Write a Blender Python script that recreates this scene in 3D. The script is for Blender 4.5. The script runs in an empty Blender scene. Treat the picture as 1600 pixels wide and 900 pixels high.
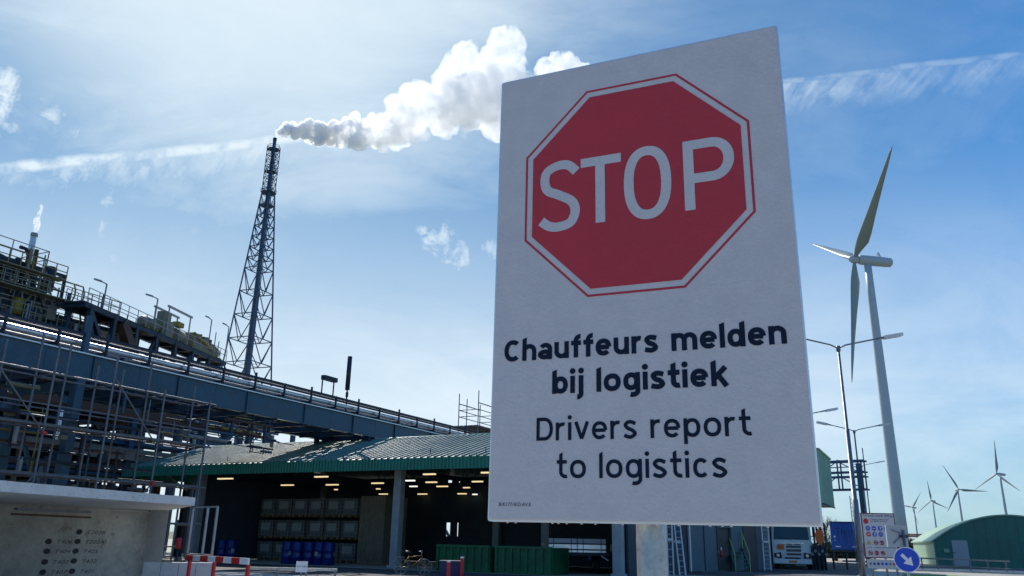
import bpy, math, random
import numpy as np
from mathutils import Vector, Matrix, Euler, noise as mnoise
random.seed(7)
R_ = math.radians
C = bpy.context.scene.collection
SC = bpy.context.scene
# ------------------------------------------------------------------ camera
F = 1233.0; EYE = 1.65
_z = np.array([74, 3890, -F]); _z /= np.linalg.norm(_z)
_y = np.array([0, 0, -1.0]); _y = _y - np.dot(_y, _z) * _z; _y /= np.linalg.norm(_y)
RM = np.array([np.cross(_y, _z), _y, _z])
def ray(px, py):
    return RM @ np.array([px - 800, 450 - py, -F])
def at(px, py, D):
    d = ray(px, py); return Vector(d / d[1] * D) + Vector((0, 0, EYE))
def gz(px, py, z=0.0):
    d = ray(px, py); return Vector(d * ((z - EYE) / d[2])) + Vector((0, 0, EYE))
cam = bpy.data.cameras.new('camera'); cam.sensor_width = 36; cam.lens = 36 * F / 1600
cam.clip_start = 0.05; cam.clip_end = 20000
co = bpy.data.objects.new('camera', cam); C.objects.link(co); SC.camera = co
co.matrix_world = Matrix.Translation((0, 0, EYE)) @ Matrix([list(r) for r in RM]).to_4x4()
# ------------------------------------------------------------------ light
SUN_AZ, SUN_EL = R_(-22), R_(42)      # azimuth from +Y, negative = left
sd = Vector((math.sin(SUN_AZ) * math.cos(SUN_EL), math.cos(SUN_AZ) * math.cos(SUN_EL), math.sin(SUN_EL)))
sl = bpy.data.lights.new('sun', 'SUN'); sl.energy = 4.0; sl.angle = R_(0.6); sl.color = (1, .95, .87)
so = bpy.data.objects.new('sun', sl); C.objects.link(so); so.rotation_euler = sd.to_track_quat('Z', 'Y').to_euler(); so.location = (-60, 60, 150)
SC.view_settings.view_transform = 'Standard'; SC.view_settings.look = 'None'
SC.view_settings.gamma = 1; SC.view_settings.exposure = 0.14
SC.cycles.volume_bounces = 12; SC.cycles.max_bounces = 14; SC.cycles.diffuse_bounces = 3
SC.cycles.volume_step_rate = 1.0; SC.cycles.volume_max_steps = 96
SC.cycles.sample_clamp_indirect = 6
W = bpy.data.worlds.new('World'); SC.world = W; W.use_nodes = True

class NT:
    """small helper around a node tree"""
    def __init__(s, tree): s.t = tree; s.n = tree.nodes; s.l = tree.links
    def node(s, typ, ins=None, **kw):
        n = s.n.new(typ)
        for k, v in kw.items(): setattr(n, k, v)
        for k, v in (ins or {}).items():
            if isinstance(v, bpy.types.NodeSocket): s.l.new(v, n.inputs[k])
            else: n.inputs[k].default_value = v
        return n
    def m(s, op, a, b=0.0, c=None, clamp=False):
        n = s.n.new('ShaderNodeMath'); n.operation = op; n.use_clamp = clamp
        for i, v in enumerate((a, b, c)):
            if v is None: continue
            if isinstance(v, bpy.types.NodeSocket): s.l.new(v, n.inputs[i])
            else: n.inputs[i].default_value = v
        return n.outputs[0]
    def dot(s, a, v):
        n = s.n.new('ShaderNodeVectorMath'); n.operation = 'DOT_PRODUCT'; s.l.new(a, n.inputs[0]); n.inputs[1].default_value = tuple(v); return n.outputs['Value']
    def ss(s, v, a, b, lo=0.0, hi=1.0):
        n = s.n.new('ShaderNodeMapRange'); n.interpolation_type = 'SMOOTHSTEP'
        s.l.new(v, n.inputs[0]); n.inputs[1].default_value = a; n.inputs[2].default_value = b; n.inputs[3].default_value = lo; n.inputs[4].default_value = hi
        return n.outputs[0]
    def noise(s, vec, scale, detail=5, rough=.55, dist=0.0):
        n = s.n.new('ShaderNodeTexNoise'); s.l.new(vec, n.inputs['Vector']); n.inputs['Scale'].default_value = scale
        n.inputs['Detail'].default_value = detail; n.inputs['Roughness'].default_value = rough; n.inputs['Distortion'].default_value = dist
        return n.outputs['Fac']
    def mix(s, f, a, b, mode='MIX'):
        n = s.n.new('ShaderNodeMix'); n.data_type = 'RGBA'; n.blend_type = mode
        for i, v in ((0, f), (6, a), (7, b)):
            if isinstance(v, bpy.types.NodeSocket): s.l.new(v, n.inputs[i])
            else: n.inputs[i].default_value = v
        return n.outputs[2]

def build_world():
    W.node_tree.nodes.clear(); t = NT(W.node_tree)
    out = t.node('ShaderNodeOutputWorld'); bg = t.node('ShaderNodeBackground', {'Strength': 0.085})
    t.l.new(bg.outputs[0], out.inputs[0])
    sky = t.node('ShaderNodeTexSky'); sky.sky_type = 'NISHITA'; sky.sun_disc = False
    sky.sun_elevation = SUN_EL; sky.sun_rotation = SUN_AZ; sky.air_density = 1.0; sky.dust_density = 0.7; sky.ozone_density = 2.0
    d = t.node('ShaderNodeTexCoord').outputs['Generated']
    skyc = t.node('ShaderNodeGamma', {'Color': sky.outputs[0], 'Gamma': 1.0}).outputs[0]
    def nrm(v): v = Vector(v); return v.normalized()
    u0 = nrm(ray(0, 268)); u1 = nrm(ray(1600, 84)); pn = u0.cross(u1).normalized()
    if pn.z < 0: pn = -pn
    al = nrm(u1 - u0)
    # cirrus veil, drawn out along the contrail direction, densest near the sun
    rot = t.node('ShaderNodeMapping', {'Vector': d}); rot.inputs['Rotation'].default_value = (0.35, 0.2, 0.5); rot.inputs['Scale'].default_value = (1.2, 3.2, 3.4)
    ci = t.noise(rot.outputs[0], 2.1, 8, .62, .7)
    ci2 = t.noise(rot.outputs[0], 7.5, 6, .6, .5)
    cir = t.m('ADD', t.m('MULTIPLY', ci, .75), t.m('MULTIPLY', ci2, .25))
    sunang = t.dot(d, sd)
    near = t.ss(sunang, .86, 1.0, 0.0, 1.0)
    veil = t.m('MULTIPLY', t.ss(cir, .38, .72), t.m('ADD', t.m('MULTIPLY', near, .55), .12), clamp=True)
    # low haze bank toward the horizon
    sep = t.node('ShaderNodeSeparateXYZ', {'Vector': d})
    hz = t.m('MULTIPLY', t.ss(sep.outputs[2], .08, .46, 1.0, 0.0), t.m('ADD', t.ss(t.dot(d, sd), .35, .85, .20, .85), t.m('MULTIPLY', t.ss(cir, .35, .7), .30)), clamp=True)
    # contrail with fall streaks under it
    s = t.dot(d, pn); al_c = t.dot(d, al)
    wob = t.noise(d, 9, 4, .55)
    s2 = t.m('ADD', s, t.m('MULTIPLY', t.m('SUBTRACT', wob, .5), .012))
    core = t.m('MULTIPLY', t.ss(t.m('DIVIDE', t.m('ABSOLUTE', s2), t.ss(al_c, -.4, .3, 1.9, 1.0)), .0008, .0055, 1, 0), t.ss(t.noise(d, 38, 5, .6), .30, .62, .25, 1))
    cmod = t.ss(al_c, -.3, .5, .95, .25)
    dn0 = d
    st = t.node('ShaderNodeCombineXYZ', {0: t.m('ADD', t.m('MULTIPLY', al_c, 60), t.m('MULTIPLY', s, -42)), 1: t.m('MULTIPLY', s, 22), 2: 0.0})
    stn = t.noise(st.outputs[0], 1.0, 7, .66, .8)
    pat = t.noise(d, 5.5, 3, .5)
    band = t.m('MULTIPLY', t.ss(s2, -.052, -.012), t.ss(s2, -.004, .002, 1, 0))
    wis = t.m('MULTIPLY', t.m('MULTIPLY', t.m('MULTIPLY', band, t.ss(al_c, -.3, .5, 2.1, 1.0)), t.ss(t.m('ADD', t.m('MULTIPLY', stn, .5), t.m('MULTIPLY', t.noise(dn0, 30, 6, .62, .3), .5)), .30, .78)), t.ss(pat, .34, .62, .28, .50))
    con = t.m('MAXIMUM', t.m('MULTIPLY', core, cmod), wis)
    # small puffs: (px, py, angular radius, amount, noise scale)
    d_n = t.node('ShaderNodeVectorMath', operation='NORMALIZE'); t.l.new(d, d_n.inputs[0]); dn = d_n.outputs[0]
    pn1 = t.noise(dn, 34, 9, .66, .4); acc = None
    for (px, py, r, amt) in ((-4, 128, .017, .9), (2, 160, .020, .95), (4, 192, .012, .6), (68, 158, .009, .6), (82, 176, .011, .65), (122, 214, .009, .55), (60, 205, .02, .3), (165, 292, .012, .5), (170, 325, .015, .55), (178, 360, .020, .55), (192, 400, .028, .55), (150, 262, .018, .6), (90, 272, .02, .5), (225, 262, .016, .5), (280, 262, .014, .48), (672, 374, .018, .7), (694, 384, .024, .7), (722, 392, .024, .65), (748, 397, .018, .6), (768, 398, .015, .5),
                             (165, 340, .05, .3), (310, 345, .10, .3), (250, 430, .12, .42), (180, 430, .09, .42), (420, 400, .1, .2), (560, 520, .12, .25)):
        v = nrm(ray(px, py))
        dd = t.m('SUBTRACT', 1.0, t.dot(dn, v))
        lim = 1 - math.cos(r)
        fall = t.m('SUBTRACT', 1.0, t.m('DIVIDE', dd, lim * 3.0))
        mk = t.m('MULTIPLY', t.ss(t.m('ADD', t.m('MULTIPLY', fall, .9), t.m('ADD', t.m('MULTIPLY', t.m('SUBTRACT', pn1, .5), 3.2), -.50)), -.05, .80 if amt > .47 else 1.2), amt)
        mk = t.m('MULTIPLY', mk, t.ss(fall, 0.0, .6))
        acc = mk if acc is None else t.m('MAXIMUM', acc, mk)
    # broad soft cirrus fan low on the right
    v1 = nrm(ray(1330, 600)); v2 = nrm(ray(1640, 470)); q = v1.cross(v2).normalized()
    if q.z < 0: q = -q
    sq = t.dot(dn, q)
    fan = t.m('MULTIPLY', t.m('MULTIPLY', t.ss(t.m('ABSOLUTE', sq), .0, .05, 1, 0), t.ss(t.noise(rot.outputs[0], 9, 6, .6), .3, .7)), .38)
    c = t.m('MAXIMUM', t.m('MAXIMUM', con, acc), t.m('MAXIMUM', veil, t.m('MAXIMUM', hz, fan)))
    glow = t.m('MULTIPLY', t.ss(sunang, .925, 1.0), .80)
    c = t.m('ADD', c, t.m('MULTIPLY', t.m('SUBTRACT', 1.0, c), glow))
    c = t.m('MULTIPLY', c, t.ss(sep.outputs[2], -.02, .02), clamp=True)
    lum = t.m('MULTIPLY', t.dot(skyc, (.2126, .7152, .0722)), .085)
    sc_ = t.m('MULTIPLY', t.m('POWER', t.m('MAXIMUM', lum, .02), -.46), .545)
    vm = t.node('ShaderNodeVectorMath', operation='SCALE'); t.l.new(skyc, vm.inputs[0]); t.l.new(sc_, vm.inputs['Scale'])
    tcol = t.mix(t.ss(t.dot(d, sd), .45, .90), (0.33, 1.02, 1.52, 1), (0.60, .98, 1.20, 1))
    tint = t.mix(1.0, vm.outputs[0], tcol, 'MULTIPLY')
    col = t.mix(c, tint, (8.7, 10.0, 10.9, 1))
    t.l.new(col, bg.inputs[0])
build_world()

# ------------------------------------------------------------------ materials
MATS = {}
def mat(name, col, rough=.6, metal=0.0, var=.18, scale=3.0, bump=0.0, emit=None, estr=0.0, spots=None, spec=.5, bscale=None, alpha=None):
    if name in MATS: return MATS[name]
    m = bpy.data.materials.new(name); m.use_nodes = True; MATS[name] = m
    m.node_tree.nodes.clear(); t = NT(m.node_tree)
    out = t.node('ShaderNodeOutputMaterial'); b = t.node('ShaderNodeBsdfPrincipled', {'Roughness': rough, 'Metallic': metal})
    b.inputs['Specular IOR Level'].default_value = spec
    t.l.new(b.outputs[0], out.inputs[0])
    g = t.node('ShaderNodeNewGeometry').outputs['Position']
    n1 = t.noise(g, scale, 6, .62, .2); n2 = t.noise(g, scale * 7.3, 3, .6)
    f = t.m('ADD', t.m('MULTIPLY', n1, .7), t.m('MULTIPLY', n2, .3))
    f = t.ss(f, .3, .7)
    lo = tuple(c * (1 - var) for c in col) + (1,); hi = tuple(min(1, c * (1 + var)) for c in col) + (1,)
    c = t.mix(f, lo, hi)
    if spots:
        sp = t.ss(t.noise(g, spots[0], 4, .6), spots[1], spots[1] + .06)
        c = t.mix(sp, c, tuple(spots[2]) + (1,))
    t.l.new(c, b.inputs['Base Color'])
    rr = t.ss(n1, .2, .8, max(.02, rough - .12), min(1, rough + .12)); t.l.new(rr, b.inputs['Roughness'])
    if bump:
        bn = t.node('ShaderNodeBump', {'Strength': bump, 'Distance': .02, 'Height': t.noise(g, bscale or scale * 12, 4, .6)})
        t.l.new(bn.outputs[0], b.inputs['Normal'])
    if emit:
        b.inputs['Emission Color'].default_value = tuple(emit) + (1,); b.inputs['Emission Strength'].default_value = estr
    return m
M = dict(
 board=mat('sign_white_sheeting', (.56, .515, .525), .55, 0, .05, 16, .25, bscale=130, spots=(5, .60, (.535, .492, .50))),
 signred=mat('sign_red_film', (.47, .042, .06), .6, 0, .06, 3, .2, bscale=130, spec=.25),
 ink=mat('sign_navy_ink', (.006, .014, .035), .65, 0, .1, 20, spec=.15),
 alu=mat('edge_aluminium', (.7, .71, .73), .35, .6, .05, 8),
 galv=mat('galvanised_steel', (.42, .43, .42), .42, .75, .28, 14, .15, spots=(30, .64, (.2, .2, .19))),
 blue=mat('blue_painted_steel', (.02, .068, .115), .42, .1, .3, .9, spots=(1.3, .60, (.04, .055, .07))),
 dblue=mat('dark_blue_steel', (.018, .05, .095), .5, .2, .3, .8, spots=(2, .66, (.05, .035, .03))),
 navy=mat('hazed_navy_steel', (.045, .085, .15), .5, .2, .2, .4),  # flare tower's distance haze is mixed into this blue
 dark=mat('weathered_hazed_steel', (.018, .031, .052), .6, .3, .35, 1.1),  # blue cast of haze and glare tinted into the dark steel
 rust=mat('rusty_brown_steel', (.09, .045, .03), .75, .1, .35, 1.5),
 silver=mat('silver_insulation_jacket', (.6, .62, .65), .3, .9, .1, 1.3, .1),
 scaf=mat('scaffold_tube', (.15, .155, .17), .55, .5, .25, 4),
 board_wood=mat('scaffold_board', (.16, .13, .1), .8, 0, .3, 2),
 tan=mat('tan_machine_paint', (.21, .195, .13), .6, .1, .25, 2),
 yel=mat('yellow_machine_paint', (.26, .19, .03), .6, 0, .25, 2),
 rail=mat('handrail_grey', (.3, .31, .32), .5, .4, .2, 3),
 green=mat('green_roof_sheet', (.065, .155, .12), .38, 0, .12, .8, spots=(.5, .62, (.06, .14, .11))),
 greenf=mat('green_fascia_sheet', (.005, .16, .11), .35, 0, .15, 1.2),
 greenc=mat('pale_green_cladding', (.30, .47, .38), .5, 0, .1, .8),
 hutg=mat('hut_green_cladding', (.03, .15, .115), .55, 0, .22, .35, spots=(.9, .62, (.03, .15, .12))),
 hutl=mat('hut_light_green_sheet', (.26, .41, .28), .5, 0, .1, .7),
 conc=mat('concrete_grey', (.40, .39, .355), .85, 0, .3, 1.1, .6, spots=(2.3, .60, (.27, .25, .2))),
 concl=mat('concrete_pale_edge', (.55, .56, .57), .8, 0, .12, 3, .5, spots=(14, .64, (.12, .12, .13))),
 ground=mat('yard_concrete', (.42, .39, .33), .85, 0, .15, .25, .3, bscale=8, spots=(.6, .63, (.32, .30, .26))),
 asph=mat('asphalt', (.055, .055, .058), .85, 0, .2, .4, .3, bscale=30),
 kerb=mat('kerb_stone', (.42, .41, .38), .8, 0, .12, 2),
 grass=mat('grass_verge', (.07, .11, .025), .9, 0, .35, .3, .4),
 white=mat('white_paint', (.8, .8, .79), .4, 0, .05, 1),
 twhite=mat('turbine_white', (.46, .5, .53), .45, 0, .05, .05),
 blade=mat('shaded_turbine_blade', (.26, .31, .30), .4, 0, .05, .05),  # greenish shade on the blades is put into their colour
 lamp=mat('lamp_post_grey', (.17, .19, .22), .45, .5, .2, 3),
 lampw=mat('lamp_head_pale', (.62, .63, .64), .4, 0, .08, 5),
 red=mat('barrier_red', (.5, .015, .02), .45, 0, .12, 5),
 bwhite=mat('barrier_white', (.72, .73, .75), .45, 0, .1, 5),
 ibc=mat('tote_plastic', (.11, .125, .115), .4, 0, .1, 1.5),
 label=mat('paper_label', (.3, .32, .3), .6, 0, .08, 6),
 drum=mat('drum_blue', (.004, .016, .15), .3, 0, .15, 3),
 binr=mat('bin_green', (.010, .12, .045), .5, 0, .35, 1.4, spots=(3, .62, (.02, .08, .04))),
 wood=mat('pallet_wood', (.28, .2, .12), .85, 0, .25, 5),
 wall=mat('grey_wall_cladding', (.09, .14, .17), .7, 0, .14, .8),
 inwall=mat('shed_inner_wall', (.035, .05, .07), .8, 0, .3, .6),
 door=mat('dark_door', (.02, .028, .04), .5, 0, .2, 2),
 steelp=mat('column_grey_paint', (.30, .33, .35), .6, .1, .18, 2, .2),
 truck=mat('truck_white_paint', (.62, .68, .7), .28, 0, .05, 2),
 black=mat('black_plastic', (.012, .013, .015), .5, 0, .2, 8),
 rubber=mat('tyre_rubber', (.014, .014, .014), .85, 0, .2, 10),
 glass=mat('windscreen_glass', (.012, .03, .035), .08, 0, .1, 2, spec=.8),
 hlight=mat('headlight_glass', (.6, .62, .65), .12, .3, .05, 9),
 orange=mat('orange_plate', (.75, .13, .02), .45, 0, .08, 5),
 tblue=mat('trailer_blue_sheet', (.008, .07, .32), .45, 0, .14, 1.5, .2),
 tblued=mat('trailer_blue_print', (.004, .02, .10), .5, 0, .1, 2),
 signblue=mat('road_sign_blue', (.005, .06, .5), .35, 0, .05, 5),
 signback=mat('sign_back_grey', (.36, .38, .4), .55, .3, .12, 6),
 amber=mat('tube_lamp_glow', (.9, .75, .45), .5, 0, .02, 1, emit=(1, .78, .42), estr=.85),
 wlamp=mat('tube_lamp_white', (.9, .9, .85), .5, 0, .02, 1, emit=(1, .97, .85), estr=1.1),
 day=mat('window_daylight', (.9, .95, 1), .5, 0, .02, 1, emit=(.8, .93, 1), estr=1.4),
 gold=mat('bicycle_gold', (.22, .15, .04), .35, .3, .1, 10),
 leaf=mat('shrub_leaf', (.035, .055, .02), .8, 0, .35, .6),
 bark=mat('bare_twig_bark', (.09, .07, .05), .9, 0, .25, 2),
 skyg=mat('grating_floor', (.03, .035, .04), .7, .4, .2, 2),
 text=mat('stencil_black', (.012, .013, .02), .7, 0, .1, 9),
)
M['farorange'] = mat('far_orange_steel', (.38, .09, .03), .6, 0, .15, .3)
M['tread'] = mat('stair_tread_teal', (.05, .14, .15), .55, .2, .2, 3)
M['hyel'] = mat('handrail_green_yellow', (.28, .42, .12), .5, 0, .12, 4)

# ------------------------------------------------------------------ mesh helpers
def V(*a): return Vector(a)
def frame_of(d, up=(0, 0, 1)):
    d = Vector(d).normalized(); u = Vector(up)
    if abs(d.dot(u)) > .99: u = Vector((1, 0, 0)) if abs(d.x) < .9 else Vector((0, 1, 0))
    s = d.cross(u).normalized(); t = s.cross(d).normalized(); return s, t
class MB:
    def __init__(s): s.v = []; s.f = []; s.mi = []; s.mats = []; s.cur = 0; s.smooth = []
    def use(s, m):
        if m not in s.mats: s.mats.append(m)
        s.cur = s.mats.index(m); return s
    def add(s, vs, fs, sm=False):
        o = len(s.v); s.v += [tuple(v) for v in vs]
        for f in fs: s.f.append(tuple(i + o for i in f)); s.mi.append(s.cur); s.smooth.append(sm)
        return s
    def box(s, c, d, rz=0.0):
        cx, cy, cz = c; x, y, z = d[0] / 2, d[1] / 2, d[2] / 2; ca, sa = math.cos(rz), math.sin(rz)
        vs = []
        for k in (-1, 1):
            for (i, j) in ((-1, -1), (1, -1), (1, 1), (-1, 1)):
                vs.append((cx + i * x * ca - j * y * sa, cy + i * x * sa + j * y * ca, cz + k * z))
        return s.add(vs, [(3, 2, 1, 0), (4, 5, 6, 7), (0, 1, 5, 4), (1, 2, 6, 5), (2, 3, 7, 6), (3, 0, 4, 7)])
    def beam(s, a, b, w, h=None, up=(0, 0, 1)):
        h = h or w; a = Vector(a); b = Vector(b); sx, t = frame_of(b - a, up)
        vs = []
        for p in (a, b):
            for (i, j) in ((-1, -1), (1, -1), (1, 1), (-1, 1)): vs.append(p + sx * (i * w / 2) + t * (j * h / 2))
        return s.add(vs, [(0, 1, 2, 3), (7, 6, 5, 4), (4, 5, 1, 0), (5, 6, 2, 1), (6, 7, 3, 2), (7, 4, 0, 3)])
    def tube(s, a, b, r0, r1=None, n=10, caps=True):
        return s.path([a, b], [r0, r0 if r1 is None else r1], n, caps)
    def path(s, pts, r, n=8, caps=True):
        pts = [Vector(p) for p in pts]
        if not isinstance(r, (list, tuple)): r = [r] * len(pts)
        vs = []; sx = None
        for i, p in enumerate(pts):
            d = (pts[min(i + 1, len(pts) - 1)] - pts[max(i - 1, 0)])
            if d.length < 1e-9: d = Vector((0, 0, 1))
            d.normalize()
            if sx is None: sx, t = frame_of(d)
            else:
                sx = (sx - d * sx.dot(d)); sx = sx.normalized() if sx.length > 1e-6 else frame_of(d)[0]; t = sx.cross(d).normalized()
            for k in range(n):
                an = 2 * math.pi * k / n; vs.append(p + (sx * math.cos(an) + t * math.sin(an)) * r[i])
        fs = []
        for i in range(len(pts) - 1):
            for k in range(n):
                a = i * n + k; b = i * n + (k + 1) % n; fs.append((a, a + n, b + n, b))
        s.add(vs, fs, True)
        if caps: 
            o = len(s.v) - len(vs)
            s.f.append(tuple(o + k for k in range(n))); s.mi.append(s.cur); s.smooth.append(False)
            s.f.append(tuple(o + (len(pts) - 1) * n + k for k in reversed(range(n)))); s.mi.append(s.cur); s.smooth.append(False)
        return s
    def prism(s, poly, axis_vec, base=(0, 0, 0), eu=(1, 0, 0), ev=(0, 1, 0)):
        """poly in (u,v) extruded along axis_vec"""
        b = Vector(base); eu = Vector(eu); ev = Vector(ev); ax = Vector(axis_vec); n = len(poly)
        vs = [b + eu * p[0] + ev * p[1] for p in poly] + [b + eu * p[0] + ev * p[1] + ax for p in poly]
        if eu.cross(ev).dot(ax) < 0: 
            fs = [tuple(range(n)), tuple(reversed(range(n, 2 * n)))] + [(i, i + n, (i + 1) % n + n, (i + 1) % n) for i in range(n)]
        else:
            fs = [tuple(reversed(range(n))), tuple(range(n, 2 * n))] + [(i, (i + 1) % n, (i + 1) % n + n, i + n) for i in range(n)]
        return s.add(vs, fs)
    def lathe(s, prof, base=(0, 0, 0), n=16):
        bx, by, bz = base; vs = []
        for (r, z) in prof:
            for k in range(n): an = 2 * math.pi * k / n; vs.append((bx + r * math.cos(an), by + r * math.sin(an), bz + z))
        fs = []
        for i in range(len(prof) - 1):
            for k in range(n): a = i * n + k; b = i * n + (k + 1) % n; fs.append((a, b, b + n, a + n))
        fs.append(tuple(reversed(range(n)))); fs.append(tuple((len(prof) - 1) * n + k for k in range(n)))
        s.add(vs, fs, True); s.smooth[-1] = s.smooth[-2] = False; return s
    def mesh(s, name, m=None):
        me = bpy.data.meshes.new(name); me.from_pydata(s.v, [], s.f)
        mats = s.mats or [m]
        for q in mats: me.materials.append(q)
        me.polygons.foreach_set('material_index', s.mi if s.mats else [0] * len(s.f)); me.polygons.foreach_set('use_smooth', s.smooth)
        me.update(); return me
def add_obj(name, me, parent=None, mw=None):
    o = bpy.data.objects.new(name, me); C.objects.link(o)
    if parent: o.parent = parent
    if mw is not None: o.matrix_local = mw
    return o
def part(name, mb, m, parent): return add_obj(name, mb.mesh(name, m), parent)
def tag(o, label=None, cat=None, group=None, kind=None):
    if label: o['label'] = label
    if cat: o['category'] = cat
    if group: o['group'] = group
    if kind: o['kind'] = kind
    return o
def thing(name, label, cat, loc=(0, 0, 0), rz=0.0, group=None):
    o = bpy.data.objects.new(name, None); C.objects.link(o); o.location = loc; o.rotation_euler = (0, 0, rz); o.empty_display_size = .3
    return tag(o, label, cat, group)
def struct(name, mb, m): return tag(add_obj(name, mb.mesh(name, m)), kind='structure')
_cube = {}; _cyl = {}
def piece(name, parent, a, b, w, h, m, up=(0, 0, 1)):
    """box section member from a to b that shares one unit mesh per material"""
    if m.name not in _cube:
        _cube[m.name] = MB().box((0, 0, 0), (1, 1, 1)).mesh('member', m)
    a = Vector(a); b = Vector(b); d = b - a; s, t = frame_of(d, up); L = d.length
    mw = Matrix(((s.x * w, t.x * h, -d.x, 0), (s.y * w, t.y * h, -d.y, 0), (s.z * w, t.z * h, -d.z, 0), (0, 0, 0, 1)))
    mw = Matrix(((s.x * w, -t.x * h, d.x, 0), (s.y * w, -t.y * h, d.y, 0), (s.z * w, -t.z * h, d.z, 0), (0, 0, 0, 1)))
    mw.translation = (a + b) / 2
    return add_obj(name, _cube[m.name], parent, mw)
def rod(name, parent, a, b, r, m, n=10):
    k = (m.name, n)
    if k not in _cyl: _cyl[k] = MB().tube((0, 0, -.5), (0, 0, .5), 1.0, n=n).mesh('round_member', m)
    a = Vector(a); b = Vector(b); d = b - a; s, t = frame_of(d)
    mw = Matrix(((s.x * r, -t.x * r, d.x, 0), (s.y * r, -t.y * r, d.y, 0), (s.z * r, -t.z * r, d.z, 0), (0, 0, 0, 1)))
    mw.translation = (a + b) / 2
    return add_obj(name, _cyl[k], parent, mw)
def copy_tree(o, parent=None):
    c = o.copy(); C.objects.link(c)
    if parent: c.parent = parent
    for ch in o.children: copy_tree(ch, c)
    return c
TH = R_(27); A = V(math.sin(TH), math.cos(TH), 0); B = V(-math.cos(TH), math.sin(TH), 0); GR = R_(63)
def G(x, y, z=0.0): return A * x + B * y + V(0, 0, z)

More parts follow.
